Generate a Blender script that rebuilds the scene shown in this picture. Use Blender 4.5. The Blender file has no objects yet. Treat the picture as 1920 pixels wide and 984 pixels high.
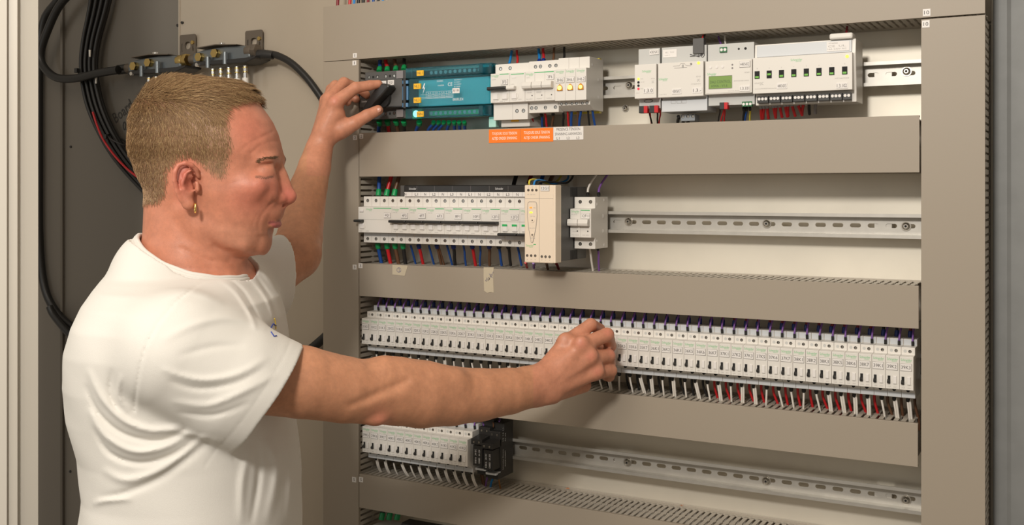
import bpy, bmesh, math, random
import numpy as np
from mathutils import Vector, Matrix
random.seed(7)
scene = bpy.context.scene
COL = scene.collection
CAMZ = 1620.0            # camera height in mm; all numbers below are mm, z measured from the camera's height
TH = math.atan(1982/3649.0); CT, ST = math.cos(TH), math.sin(TH)
# ---------------- camera, light, exposure ----------------
cam_d = bpy.data.cameras.new('camera'); cam_o = bpy.data.objects.new('camera', cam_d); COL.objects.link(cam_o)
cam_o.location = (1.136, -1.522, CAMZ/1000); cam_o.rotation_euler = (math.pi/2, 0, TH)
cam_d.sensor_width = 36; cam_d.lens = 1982/1920*36; cam_d.shift_y = -135/1920; cam_d.clip_start = .02
scene.camera = cam_o
wd = bpy.data.worlds.new('room_light'); scene.world = wd; wd.use_nodes = True
bg = wd.node_tree.nodes['Background']; bg.inputs[0].default_value = (1.0, .86, .69, 1); bg.inputs[1].default_value = .38
def area_light(name, loc, target, size, power, col):
    d = bpy.data.lights.new(name, 'AREA'); d.shape = 'DISK'; d.size = size; d.energy = power; d.color = col
    o = bpy.data.objects.new(name, d); COL.objects.link(o); o.location = Vector(loc)
    o.rotation_euler = (Vector(target)-Vector(loc)).to_track_quat('-Z', 'Y').to_euler(); return o
area_light('flash', (.85, -2.1, 2.46), (.30, 0, 1.6), .26, 32, (1, .95, .88))
area_light('ceiling_bounce', (.35, -1.9, 3.0), (.3, -.1, 1.6), 1.6, 26, (1, .89, .75))
wl = area_light('left_reflection_light', (-1.05, -2.1, 1.98), (.25, 0, 1.78), .5, 5, (.9, .97, 1)); wl.data.shape = 'RECTANGLE'; wl.data.size_y = .6  # unseen light added for the bright reflection at the backplate's left
scene.view_settings.view_transform = 'Standard'; scene.view_settings.look = 'None'
scene.view_settings.gamma = 1; scene.view_settings.use_curve_mapping = False; scene.view_settings.exposure = -.22

# ---------------- helpers ----------------
def W(p): return Vector((p[0]/1000, p[1]/1000, (p[2]+CAMZ)/1000))
def onY(px, py, Y):      # the place on the plane y=Y (mm) that the photo shows at px,py
    r, u = (px-960)/1982, (357-py)/1982
    dx, dy = CT*r-ST, ST*r+CT
    t = (Y+1522)/dy
    return (1136+dx*t, Y, u*t)
def atD(px, py, D):      # the place at distance D (mm) along the view
    r, u = (px-960)/1982, (357-py)/1982
    return (1136+(CT*r-ST)*D, -1522+(ST*r+CT)*D, u*D)
def tag(o, label=None, cat=None, group=None, kind=None):
    if label: o['label'] = label
    if cat: o['category'] = cat
    if group: o['group'] = group
    if kind: o['kind'] = kind
    return o
def thing(name, label, cat, loc, group=None):
    o = bpy.data.objects.new(name, None); o.empty_display_size = .01; COL.objects.link(o)
    o.location = W(loc); return tag(o, label, cat, group)
class MB:
    def __init__(s): s.v = []; s.f = []; s.smooth = set()
    def add(s, vs, fs, smooth=False):
        n = len(s.v); s.v += [tuple(p) for p in vs]
        for f in fs:
            if smooth: s.smooth.add(len(s.f))
            s.f.append(tuple(n+i for i in f))
        return s
    def box(s, x0, x1, y0, y1, z0, z1):
        return s.add([(x0,y0,z0),(x1,y0,z0),(x1,y1,z0),(x0,y1,z0),(x0,y0,z1),(x1,y0,z1),(x1,y1,z1),(x0,y1,z1)],
                     [(0,3,2,1),(4,5,6,7),(0,1,5,4),(1,2,6,5),(2,3,7,6),(3,0,4,7)])
    def prism(s, poly, a, b, axis='x'):      # poly: axis x -> (y,z); axis y -> (x,z); axis z -> (x,y)
        def mk(p, t): return (t, p[0], p[1]) if axis == 'x' else (p[0], t, p[1]) if axis == 'y' else (p[0], p[1], t)
        n = len(poly)
        return s.add([mk(p, a) for p in poly]+[mk(p, b) for p in poly],
                     [tuple(range(n))[::-1], tuple(range(n, 2*n))]+[(i, (i+1) % n, n+(i+1) % n, n+i) for i in range(n)])
    def cyl(s, c, r, d, axis='y', n=16, r2=None, cap=True):   # from c along +axis by d
        r2 = r if r2 is None else r2; vs = []
        for k, (rr, t) in enumerate(((r, 0), (r2, d))):
            for i in range(n):
                a = 2*math.pi*i/n; u, v = rr*math.cos(a), rr*math.sin(a)
                vs.append((c[0]+u, c[1]+t, c[2]+v) if axis == 'y' else (c[0]+t, c[1]+u, c[2]+v) if axis == 'x' else (c[0]+u, c[1]+v, c[2]+t))
        s.add(vs, [(i, (i+1) % n, n+(i+1) % n, n+i) for i in range(n)], True)
        if cap: s.add(vs, [tuple(range(n)), tuple(range(n, 2*n))])
        return s
    def tube(s, pts, r, n=8, cap=True):
        pts = [Vector(p) for p in pts]; rs = r if isinstance(r, (list, tuple)) else [r]*len(pts)
        t0 = (pts[1]-pts[0]).normalized(); up = Vector((0, 0, 1)) if abs(t0.z) < .8 else Vector((1, 0, 0))
        nrm = t0.cross(up).normalized(); vs = []
        for i, p in enumerate(pts):
            t = (pts[min(i+1, len(pts)-1)]-pts[max(i-1, 0)]).normalized()
            nrm = (nrm-t*nrm.dot(t)).normalized(); b = t.cross(nrm)
            for k in range(n):
                a = 2*math.pi*k/n; vs.append(p+(nrm*math.cos(a)+b*math.sin(a))*rs[i])
        m = len(pts)
        s.add(vs, [(i*n+k, i*n+(k+1) % n, (i+1)*n+(k+1) % n, (i+1)*n+k) for i in range(m-1) for k in range(n)], True)
        if cap: s.add(vs, [tuple(range(n)), tuple(range((m-1)*n, m*n))])
        return s
    def mesh(s, name, mat=None, bevel=0):
        me = bpy.data.meshes.new(name)
        me.from_pydata([(x/1000, y/1000, z/1000) for x, y, z in s.v], [], s.f)
        if s.smooth:
            for i in s.smooth: me.polygons[i].use_smooth = True
        bm = bmesh.new(); bm.from_mesh(me)
        if bevel or not s.smooth: bmesh.ops.remove_doubles(bm, verts=bm.verts, dist=1e-6)
        bmesh.ops.recalc_face_normals(bm, faces=bm.faces)
        if bevel:
            bmesh.ops.bevel(bm, geom=[e for e in bm.edges if len(e.link_faces) == 2 and e.calc_face_angle(0) > .6], offset=bevel/1000, segments=2, affect='EDGES', profile=.5)
        bm.to_mesh(me); bm.free()
        if mat: me.materials.append(mat)
        return me
def link(name, me, parent=None):
    o = bpy.data.objects.new(name, me); COL.objects.link(o)
    if parent: o.parent = parent
    return o
def part(name, mb, mat, parent, bevel=0, label=None):
    o = link(name, mb.mesh(name, mat, bevel), parent)
    if label: o['label'] = label
    return o
def solo(name, mb, mat, label, cat, group=None, bevel=0, loc=None):   # a thing that is one mesh, given in scene mm
    vs = np.array(mb.v); c = vs.mean(0) if loc is None else np.array(loc); mb.v = [tuple(p-c) for p in vs]
    o = link(name, mb.mesh(name, mat, bevel)); o.location = W(c); return tag(o, label, cat, group)
def struct(name, mb, mat, bevel=0):
    o = link(name, mb.mesh(name, mat, bevel)); o.location = (0, 0, CAMZ/1000); o['kind'] = 'structure'; return o
def children(o): return [c for c in list(bpy.data.objects) if c.parent == o]
def dup(root, tree, loc, label):       # tree: [(part, [subparts])]
    r = root.copy(); COL.objects.link(r); r.location = W(loc); r['label'] = label
    for p, subs in tree:
        c = p.copy(); COL.objects.link(c); c.parent = r
        for q in subs:
            d = q.copy(); COL.objects.link(d); d.parent = c
    return r
def smooth_path(pts, k=6):
    P = [Vector(p) for p in pts]; out = []
    Q = [P[0]*2-P[1]]+P+[P[-1]*2-P[-2]]
    for i in range(1, len(Q)-2):
        for j in range(k):
            t = j/k
            out.append(.5*((2*Q[i])+(Q[i+1]-Q[i-1])*t+(2*Q[i-1]-5*Q[i]+4*Q[i+1]-Q[i+2])*t*t+(3*Q[i]-Q[i-1]-3*Q[i+1]+Q[i+2])*t**3))
    return out+[P[-1]]
_txt = {}
def text_geo(s):
    if s not in _txt:
        c = bpy.data.curves.new('t', 'FONT'); c.body = s; c.resolution_u = 2; c.align_x = 'CENTER'; c.align_y = 'CENTER'
        o = bpy.data.objects.new('t', c); COL.objects.link(o)
        bpy.context.view_layer.update()
        me = o.evaluated_get(bpy.context.evaluated_depsgraph_get()).to_mesh()
        vs = [tuple(v.co) for v in me.vertices]; fs = [tuple(p.vertices) for p in me.polygons]
        xs = [v[0] for v in vs]; ys = [v[1] for v in vs]
        cx, cy = (min(xs)+max(xs))/2, (min(ys)+max(ys))/2
        vs = [(v[0]-cx, v[1]-cy) for v in vs]
        _txt[s] = (vs, fs, max(xs)-min(xs), max(ys)-min(ys))
        bpy.data.objects.remove(o); bpy.data.curves.remove(c)
    return _txt[s]
def text(mb, s, x, y, z, w=None, h=None, rot=0, plane='y'):   # centred flat lettering facing -y (plane y) or +x (plane x); w, h in mm
    vs, fs, tw, th = text_geo(s)
    sx = w/tw if w else h/th; sz = h/th if h else sx
    out = []
    for a, b in vs:
        u, v = a*sx, b*sz; u, v = u*math.cos(rot)-v*math.sin(rot), u*math.sin(rot)+v*math.cos(rot)
        out.append((x+u, y, z+v) if plane == 'y' else (x, y+u, z+v))
    return mb.add(out, fs)

# ---------------- materials ----------------
def mat(name, col, rough=.5, metal=0, noise=0, nscale=200, bump=0, bscale=400, spec=.5, emit=None, estr=0, trans=0, alpha=1):
    m = bpy.data.materials.new(name); m.use_nodes = True; nt = m.node_tree; b = nt.nodes['Principled BSDF']
    b.inputs['Base Color'].default_value = (*col, 1); b.inputs['Roughness'].default_value = rough; b.inputs['Metallic'].default_value = metal
    b.inputs['Specular IOR Level'].default_value = spec
    if emit: b.inputs['Emission Color'].default_value = (*emit, 1); b.inputs['Emission Strength'].default_value = estr
    if trans: b.inputs['Transmission Weight'].default_value = trans
    if noise or bump:
        tc = nt.nodes.new('ShaderNodeTexCoord')
    if noise:
        n = nt.nodes.new('ShaderNodeTexNoise'); n.inputs['Scale'].default_value = nscale; n.inputs['Detail'].default_value = 4
        nt.links.new(tc.outputs['Object'], n.inputs['Vector'])
        r = nt.nodes.new('ShaderNodeValToRGB'); r.color_ramp.elements[0].position = .3; r.color_ramp.elements[1].position = .7
        r.color_ramp.elements[0].color = (*[c*(1-noise) for c in col], 1); r.color_ramp.elements[1].color = (*[min(1, c*(1+noise)) for c in col], 1)
        nt.links.new(n.outputs['Fac'], r.inputs['Fac']); nt.links.new(r.outputs['Color'], b.inputs['Base Color'])
    if bump:
        n2 = nt.nodes.new('ShaderNodeTexNoise'); n2.inputs['Scale'].default_value = bscale; n2.inputs['Detail'].default_value = 3
        nt.links.new(tc.outputs['Object'], n2.inputs['Vector'])
        bp = nt.nodes.new('ShaderNodeBump'); bp.inputs['Strength'].default_value = bump; bp.inputs['Distance'].default_value = .001
        nt.links.new(n2.outputs['Fac'], bp.inputs['Height']); nt.links.new(bp.outputs['Normal'], b.inputs['Normal'])
    return m
M = dict(
    duct=mat('duct_pvc', (.335, .285, .225), .5, bump=.05, bscale=900),
    duct_lit=mat('duct_pvc_bounce_lit', (.47, .425, .36), .5),  # duct grey made paler, bounce light from the backplate put into the colour
    plate=mat('galvanised_backplate', (.76, .71, .61), .5, .5, noise=.05, nscale=9, bump=.04, bscale=120),
    rail=mat('zinc_rail', (.52, .50, .46), .42, .65, noise=.05, nscale=60),
    steel=mat('screw_steel', (.55, .52, .47), .3, 1),
    white=mat('white_plastic', (.72, .69, .64), .38),
    grey=mat('light_grey_plastic', (.52, .52, .50), .42),
    bluish=mat('pale_grey_plastic', (.60, .62, .64), .4),
    cream=mat('cream_plastic', (.80, .68, .54), .4),
    tagm=mat('label_white', (.76, .73, .70), .5),
    outline=mat('tag_shadow_and_seam', (.30, .28, .26), .6),  # drawn tag shadow, also the dark of real seams and rims
    ink=mat('black_ink', (.05, .045, .045), .6),
    faint=mat('faint_grey_print', (.40, .38, .36), .6),
    green=mat('green_print', (.03, .42, .12), .5),
    lgreen=mat('logo_green', (.16, .52, .22), .5),
    wprint=mat('white_print', (.8, .8, .8), .5),
    black=mat('black_plastic', (.022, .021, .02), .4),
    dgrey=mat('dark_grey_plastic', (.085, .082, .078), .5, bump=.05, bscale=900),
    psu=mat('charcoal_metal_side', (.10, .10, .10), .45, .2),
    hole=mat('dark_recess', (.01, .01, .01), .8),
    yellow=mat('yellow_tag', (.90, .50, .02), .5),
    orange=mat('orange_sticker', (.95, .20, .01), .5),
    purple=mat('purple_wire', (.20, .085, .34), .4), red=mat('red_wire', (.55, .015, .02), .35),
    blue=mat('blue_wire', (.012, .07, .30), .35), brown=mat('brown_wire', (.13, .06, .03), .4),
    bwire=mat('black_wire', (.015, .014, .014), .4), wwire=mat('white_wire', (.78, .74, .68), .4),
    lblue=mat('bright_blue_wire', (.01, .22, .60), .4), owire=mat('tan_brown_wire', (.30, .13, .03), .4),
    dred=mat('dark_red_wire', (.22, .01, .02), .4), gywire=mat('grey_wire', (.22, .2, .2), .4), yg=mat('yellow_wire', (.65, .55, .05), .4),
    ferg=mat('green_ferrule', (.01, .30, .09), .35), ferb=mat('blue_ferrule', (.008, .03, .22), .35),
    ferk=mat('black_ferrule', (.012, .012, .012), .4), fery=mat('grey_ferrule', (.27, .29, .31), .4),
    lcd=mat('lcd_green', (.20, .32, .08), .3), lcdink=mat('lcd_ink', (.07, .12, .04), .5),
    glow=mat('lamp_amber_glow', (.9, .5, .05), .3, emit=(1, .62, .12), estr=3.2), amber=mat('amber_lens', (.55, .22, .01), .2),
    ledg=mat('led_yellow_green', (.7, .8, .1), .3, emit=(.75, .9, .05), estr=.8), ledr=mat('led_red', (.8, .05, .08), .3, emit=(1, .08, .12), estr=.3),
    ledo=mat('led_orange', (.9, .3, .05), .3, emit=(1, .35, .08), estr=.7),
    indg=mat('indicator_green', (.15, .45, .05), .4), tgreen=mat('terminal_green', (.02, .14, .05), .4),
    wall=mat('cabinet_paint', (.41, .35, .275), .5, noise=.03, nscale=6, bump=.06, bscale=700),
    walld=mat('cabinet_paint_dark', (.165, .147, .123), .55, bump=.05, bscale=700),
    galv=mat('galvanised_side', (.235, .24, .237), .6, .15, noise=.06, nscale=30),
    frame=mat('frame_paint', (.62, .58, .51), .45), framel=mat('frame_paint_light', (.78, .70, .58), .45),
    rubber=mat('black_cable', (.014, .013, .012), .42), cast=mat('cast_zinc', (.20, .22, .23), .38, .75, bump=.1, bscale=300),
    brass=mat('brass', (.62, .45, .17), .3, 1), bracket=mat('dull_bracket_steel', (.16, .13, .10), .5, .5), chrome=mat('chrome', (.8, .78, .75), .15, 1),
    copper=mat('copper_strand', (.8, .3, .12), .3, .8), tape=mat('masking_tape', (.52, .45, .33), .7, bump=.3, bscale=500), pen=mat('pen_ink', (.05, .05, .22), .6),
    floor=mat('floor_screed', (.25, .23, .20), .8, noise=.1, nscale=8),
)
def glass(name, col, alpha):
    m = mat(name, col, .06); b = m.node_tree.nodes['Principled BSDF']
    b.inputs['Transmission Weight'].default_value = .95; b.inputs['IOR'].default_value = 1.15; return m
M['teal'] = glass('teal_clear_cover', (.22, .78, .92), .4)

# ---------------- the cabinet ----------------
struct('floor', MB().box(-1600, 2400, -3200, 200, -CAMZ-20, -CAMZ), M['floor'])
struct('wall_back', MB().box(-553, -66, 112, 122, -CAMZ, 760), M['wall'])
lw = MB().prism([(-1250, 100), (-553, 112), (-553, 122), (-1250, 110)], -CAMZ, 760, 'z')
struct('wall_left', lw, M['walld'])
struct('trim_1', MB().box(-555, -551.5, 109.5, 113, -CAMZ, 760), M['wall'])
sx = onY(113, 0, 95)[0]
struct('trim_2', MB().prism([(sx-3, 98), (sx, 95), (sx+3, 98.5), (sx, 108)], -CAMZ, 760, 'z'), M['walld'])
struct('wall_panel', MB().box(-66, 1023, 100, 103, -CAMZ+60, 760), M['plate'])
rw = [(1042, 103), (1030, 97)]+[(1040+14*math.sin(a), 70-14*math.cos(a)+14) for a in [k*math.pi/10 for k in range(-4, 6)]]
rw = [(1023, 104), (1023, 78)]+[(1033-10*math.cos(a), 78-10*math.sin(a)) for a in [k*math.pi/12 for k in range(1, 7)]]+[(1041, 68), (1046, 71), (1500, 71), (1500, 104)]
struct('wall_right', MB().prism(rw, -CAMZ, 760, 'z'), M['galv'])
# pale frame post at the left edge, nearer than the cabinet
def px_at(px, D): p = atD(px, 357, D); return (p[0], p[1])
A, B_, C_, D_ = px_at(-160, 1560), px_at(13, 1560), px_at(33, 1585), px_at(72, 1600)
E_, F_ = px_at(60, 1700), px_at(-160, 1700)
pp = MB().prism([A, B_, px_at(13.5, 1568), px_at(33, 1572), px_at(34, 1583), D_, E_, F_], -CAMZ, 760, 'z')
struct('trim_3', pp, M['frame'], .8)

# ---------------- slotted wiring ducts ----------------
def duct(L, H, D=98, pitch=10.0, teeth_both=True):      # local: x 0..L, z 0..H, y 0 (lid) .. D
    b = MB(); b.box(0, L, D-2, D, 0, H)
    for z0 in (1.0, H-2.5):
        b.box(0, L, D-14, D-1, z0, z0+1.5)
        b.box(0, L, 3, 5.5, z0, z0+1.5)
        n = int(L/pitch)
        for i in range(n+1):
            xc = i*pitch+pitch*.5; w = 3.1
            if xc+w > L: break
            poly = [(xc-w, 5), (xc+w, 5), (xc+w, 40), (xc+w+1.4, 43), (xc+w+1.4, 46), (xc+w, 49), (xc+w, D-13), (xc-w, D-13), (xc-w, 49), (xc-w-1.4, 46), (xc-w-1.4, 43), (xc-w, 40)]
            b.prism(poly, z0, z0+1.5, 'z')
    l = MB(); l.prism([(0, 0), (0, H), (6, H), (6, H-.9), (1.5, H-.9), (1.5, .9), (6, .9), (6, 0)], 0, L, 'x')
    return b, l
def hduct(x0, x1, z0, z1, label):
    t = thing('wiring_duct', label, 'cable duct', (x0, 0, z0), 'grey slotted wiring ducts')
    b, l = duct(x1-x0, z1-z0); part('slotted_trunk', b, M['duct_lit'], t); part('lid', l, M['duct'], t, .35); return t
def vduct(x0, x1, z0, z1, label):
    b, l = duct(z1-z0, x1-x0)
    for m_ in (b, l): m_.v = [(p[2], p[1], p[0]) for p in m_.v]
    t = thing('wiring_duct', label, 'cable duct', (x0, 0, z0), 'grey slotted wiring ducts')
    part('slotted_trunk', b, M['duct_lit'], t); part('lid', l, M['duct'], t, .35); return t
hduct(-80.6, 1019, 233.6, 333, 'wide grey wiring duct running across the very top of the panel')
hduct(0, 937.5, 24.5, 102, 'grey wiring duct carrying the orange and white stickers under the top devices')
hduct(0, 936.5, -187.5, -129.5, 'grey wiring duct with two pieces of masking tape')
hduct(0, 935.5, -375, -316, 'grey wiring duct below the long relay row, behind the wrist')
hduct(0, 939, -563.5, -503.5, 'lowest grey wiring duct, marked 5, under the short relay row')
vduct(-80.6, -1.2, -900, 232.6, 'tall vertical grey duct on the left side of the device rows')
vduct(939.7, 1019, -900, 231.5, 'tall vertical grey duct on the right side beside the steel side sheet')

# ---------------- DIN rails ----------------
def rail(x0, x1, zc, label):
    t = thing('din_rail', label, 'mounting rail', (x0, 0, zc), 'steel mounting rails'); L = x1-x0
    m = MB()
    for s in (-1, 1):
        m.prism([(62, s*17.5), (63, s*17.5), (63, s*13.5), (77, s*13.5), (77, s*12.5), (62, s*12.5)][::s], 0, L, 'x')
    n = int(L/25); N = 28
    for i in range(n+1):
        a, b = i*25, min(i*25+25, L)
        if b-a < 20: m.box(a, b, 76, 77, -12.6, 12.6); continue
        cx = (a+b)/2; hx = (b-a)/2; vs = []
        for k in range(N):
            an = 2*math.pi*(k+.5)/N; c, s_ = math.cos(an), math.sin(an)
            q = max(abs(c)/hx, abs(s_)/12.6); ox, oz = c/q, s_/q
            if abs(abs(ox)-hx) < 2.2 and abs(abs(oz)-12.6) < 2.2: ox, oz = math.copysign(hx, ox), math.copysign(12.6, oz)
            ix = 4.6*(1 if c > 0 else -1)+3.1*c; iz = 3.1*s_
            vs.append((cx+ox, 76, oz)); vs.append((cx+ix, 76, iz)); vs.append((cx+ix, 77.2, iz))
        fs = []
        for k in range(N):
            j = (k+1) % N; fs += [(3*k, 3*j, 3*j+1, 3*k+1), (3*k+1, 3*j+1, 3*j+2, 3*k+2)]
        m.add(vs, fs)
    part('rail_profile', m, M['rail'], t)
    for x in (60, L/2, L-60): part('standoff', MB().box(x-12, x+12, 77, 100, -8, 8), M['rail'], t)
    return t
RZ = (167.5, -51, -248, -440)
rt = [rail(2, 938, RZ[0], 'steel mounting rail behind the top row of devices'),
      rail(2, 938, RZ[1], 'steel mounting rail bare on the right of the 12F11 fuse holder'),
      rail(2, 938, RZ[2], 'steel mounting rail hidden behind the long relay row'),
      rail(2, 938, RZ[3], 'lowest visible bare steel mounting rail right of the black plug-in relays')]
def bolt(p, label, r=6.5):
    t = thing('bolt', label, 'bolt', p, 'socket head screws on the rails')
    part('washer', MB().cyl((0, -1.2, 0), r+1.4, 1.2, n=20), M['steel'], t)
    m = MB().cyl((0, -5, 0), r*.55, 4, n=18, r2=r, cap=False).cyl((0, -1.4, 0), r, .4, n=18, cap=False)
    m.add([(r*.55*math.cos(a), -5, r*.55*math.sin(a)) for a in [k*math.pi/9 for k in range(18)]]+[(r*.3*math.cos(a), -5, r*.3*math.sin(a)) for a in [k*math.pi/9 for k in range(18)]],
          [(i, (i+1) % 18, 18+(i+1) % 18, 18+i) for i in range(18)])
    part('head', m, M['steel'], t); part('socket', MB().cyl((0, -4.9, 0), r*.3, 2, n=6), M['hole'], t)
for px, py, Y, lb in ((1180, 160, 76, 'screw on the top rail just left of the small 1.3.0 power unit'), (1700, 134, 76, 'screw near the right end of the top rail'),
        (1173, 203, 99.5, 'screw alone on the backplate below the top rail'), (1179, 415, 76, 'screw on the second rail nearest the 12F11 fuse holder'),
        (1438, 419, 76, 'screw in the middle of the second rail'), (1699, 424, 76, 'screw near the right end of the second rail'),
        (950, 833, 76, 'screw on the lowest rail beside the black relays'), (1177, 866, 76, 'second screw from the left on the lowest rail'),
        (1437, 901, 76, 'third screw from the left on the lowest rail'), (1699, 937, 76, 'screw near the right end of the lowest rail')):
    bolt(onY(px, py, Y), lb, 5.6 if py != 203 else 4.6)
# ---------------- devices ----------------
NY = -8.0
def prof(h=22.5, ys=16, H=41, D=68): return [(0, -h), (0, h), (ys, h+1), (ys, H), (D, H), (D, -H), (ys, -H), (ys, -h-1)]
def plate_tag(t, s, x, z, w=13.5, h=9.0, y=0, th=4.6, tw=None, edge=True):
    m = MB()
    if edge: m.box(x-w/2-.35, x+w/2+.6, y-.35, y+.2, z-h/2-.6, z+h/2+.3); e = part('label_shadow', m, M['outline'], t)  # dark rim, wider at lower right, drawn as the tag's shadow
    p = part('label_plate', MB().box(x-w/2, x+w/2, y-.8, y+.1, z-h/2, z+h/2), M['tagm'], t)
    tw_ = tw or min(w-2.2, len(s)*3.05)
    q = part('label_text', text(MB(), s, x, y-.86, z, tw_, th), M['ink'], p); return p
def screw(m, mh, x, y, z, r=2.6):      # recessed terminal screw: dark hole ring and slotted head
    mh.cyl((x, y-.12, z), r, .1, n=14); m.cyl((x+.3, y-.35, z-.2), r*.68, .3, n=12)
    mh.box(x-r*.55, x+r*.7, y-.42, y-.3, z-.45, z+.15)
def screws(t, pts, r=2.6):
    for x, y, z in pts:
        m, h = MB(), MB(); screw(m, h, x, y, z, r)
        p = part('terminal_hole', h, M['hole'], t); part('screw_head', m, M['steel'], p)
def logo(t, x, z, w=12, y=-.12, bar=None, m=None):
    g = text(MB(), 'Schneider', x, y, z, w, 3.4)
    g2 = text(MB(), 'Electric', x+w*.18, y, z-2.6, w*.45, 1.4)
    g.add(g2.v, g2.f); part('logo', g, m or M['lgreen'], t)
    if bar: part('green_bar', MB().box(bar[0], bar[1], y-.05, y+.1, z+1.2, z+2.4), M['green'], t)

# impulse relay prototype
def relay_proto():
    w = 17.75; t = thing('impulse_relay', 'x', 'relay', (0, NY, 0), 'slim white relays in a row')
    pf = [(0, -22.5), (0, 22.5), (16, 23.3), (16, 33.2), (36, 33.2), (36, 42), (68, 42), (68, -37), (30, -37), (18, -36.5), (18, -29), (10, -23.3)]
    part('body', MB().prism(pf, 0, w), M['white'], t, .45)
    part('terminal_strip', MB().prism([(35.4, 33.8), (35.4, 41.4), (36.2, 41.4), (36.2, 33.8)], .6, w-.6), M['bluish'], t)
    part('lower_strip', MB().prism([(17.4, -35.9), (17.4, -29.3), (18.2, -29.3), (18.2, -35.9)], .3, w-.3), M['bluish'], t)
    g = MB(); g.box(2.6, 6.2, -.25, .3, -15.4, -4.6); sw = part('toggle_slot', g, M['hole'], t)
    part('toggle', MB().prism([(-.2, -14.8), (-3.4, -14.6), (-3.9, -11.5), (-.2, -9)], 2.2, 5.8), M['black'], sw, .3)
    f = MB().cyl((12.3, -.25, -11.5), 5.0, .5, n=24); part('button_bezel', f, M['white'], t)
    part('push_button', MB().box(9.9, 14.3, -1.8, 0, -15.2, -4.4), M['tagm'], t, .6)
    o = MB(); text(o, '16A', 5, -.1, -19.6, 4.4, 1.5); text(o, '250V', 12.5, -.1, -19.6, 4.6, 1.3); text(o, '~', 3, -.1, 13.2, 1.2, .6)
    part('rating_print', o, M['faint'], t)
    logo(t, 8.8, 18.2, 14.2)
    screws(t, [(11.2, 16, 27.8)], 2.2)
    part('test_hole', MB().cyl((5, 15.9, 28), 2.2, .2, n=14), M['grey'], t)
    part('upper_socket', MB().cyl((5.6, 35.3, 37.6), 3.1, .2, n=18), M['bluish'], t)
    part('lower_notch', MB().cyl((9.5, 9.4, -24.8), 2.2, 5, n=12), M['hole'], t)
    return t
rp = relay_proto()
rtree = [(c, children(c)) for c in children(rp)]
relays = []
def place_relay(tagtxt, x, zc, first, grp, lab):
    if first: r = rp; r.location = W((x, NY, zc)); r['label'] = lab
    else: r = dup(rp, rtree, (x, NY, zc), lab)
    r['group'] = grp
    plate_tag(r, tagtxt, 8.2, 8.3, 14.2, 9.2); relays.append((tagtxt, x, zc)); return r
nums = [1, 2, 3, 5, 6, 7]
row3 = [f'{g}K{n}' for g in range(31, 39) for n in nums]+['39K1', '39K2', '39K3']
row4 = ['39K5', '39K6', '39K7']+[f'40K{n}' for n in nums]+['41K1', '41K2', '41K3']
X3, P3 = 11.6, 18.03
hidden = {'34K6', '34K7', '35K1', '35K2', '35K3'}
for i, s in enumerate(row3):
    e = ', half behind the hand' if s == '34K5' else ' behind the hand' if s in hidden else ', at its right end' if s == '39K3' else ''
    place_relay(s, X3+i*P3, -248, i == 0, 'relays of the long third row', f'white impulse relay tagged {s} in the long row'+e)
for i, s in enumerate(row4):
    place_relay(s, 13+i*P3, -438.5, False, 'relays of the short fourth row', f'white impulse relay tagged {s} in the short row under the forearm')

# ---- wires ----
def wire(pts, r, m, label, group, fer=None, fl=7, fr=None, end='start'):
    P = smooth_path(pts, 5); o = np.array(P[0]); w = MB().tube([p-Vector(o) for p in P], r, 8)
    t = link('wire', w.mesh('wire', m)); t.location = W(o); tag(t, label, 'wire', group)
    if fer:
        a = Vector((0, 0, 0)); d = (P[2]-P[0]).normalized()
        f = MB().tube([a-d*1.0, a+d*fl*.75, a+d*fl], [fr or r*1.5, fr or r*1.5, r*1.15], 10)
        part('ferrule', f, M[fer], t)
    return t
R_ = random.Random(3)
for i, s in enumerate(row3):
    x = X3+i*P3; j = R_.uniform(-1.5, 1.5); k = R_.uniform(-2, 3)
    wire([(x+12.5, 25, -213.5), (x+12.8+j*.3, 24, -203), (x+13.5+j, 36, -188), (x+14+j, 48, -172)], 1.35, M['purple'], f'purple wire entering the top of relay {s}', 'purple relay feed wires', 'ferk', 6, 1.9)
    c = 'dred' if s >= '36K5' and s not in ('39K1', '39K2') else 'bwire'
    nm = 'dark red' if c == 'dred' else 'black'
    wire([(x+5.5, 50, -205.8), (x+6, 50, -198), (x+7+k, 52, -186), (x+7+k, 54, -172)], 2.1, M[c], f'{nm} wire with blue ferrule behind the top of relay {s}', 'blue ferruled relay feed wires', 'ferb', 9, 3.1)
    lean = R_.uniform(-3.5, 4.5); pair = R_.random() < .5 or i > 44 and i % 2
    ferr = True
    for q in range(2 if pair else 1):
        dx = (q-.5)*3.0 if pair else 0
        t = wire([(x+7.5+dx*.4, 26, -285), (x+7.5+dx, 26, -294), (x+8+dx+lean*.4, 28, -305), (x+8+dx+lean, 34, -322), (x+8+dx+lean, 38, -336)], 1.55, M['wwire'],
             f'{"left" if q == 0 and pair else "right" if pair else "single"} white wire under relay {s}', 'white relay output wires', 'ferk' if q == 0 else None, 8, 3.0)
    if s >= '35K5' or i % 2 == 0:
        c = 'red' if '36K6' <= s <= '38K7' else 'bwire' if s < '36K6' else 'brown'
        l2 = R_.uniform(0, 6)
        wire([(x+12.5, 44, -287), (x+13, 44, -300), (x+14+l2, 50, -322), (x+14+l2, 54, -336)], 1.9, M[c], f'{dict(red="red", bwire="black", brown="brown")[c]} wire behind the white wires under relay {s}', 'dark relay output wires')
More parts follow.
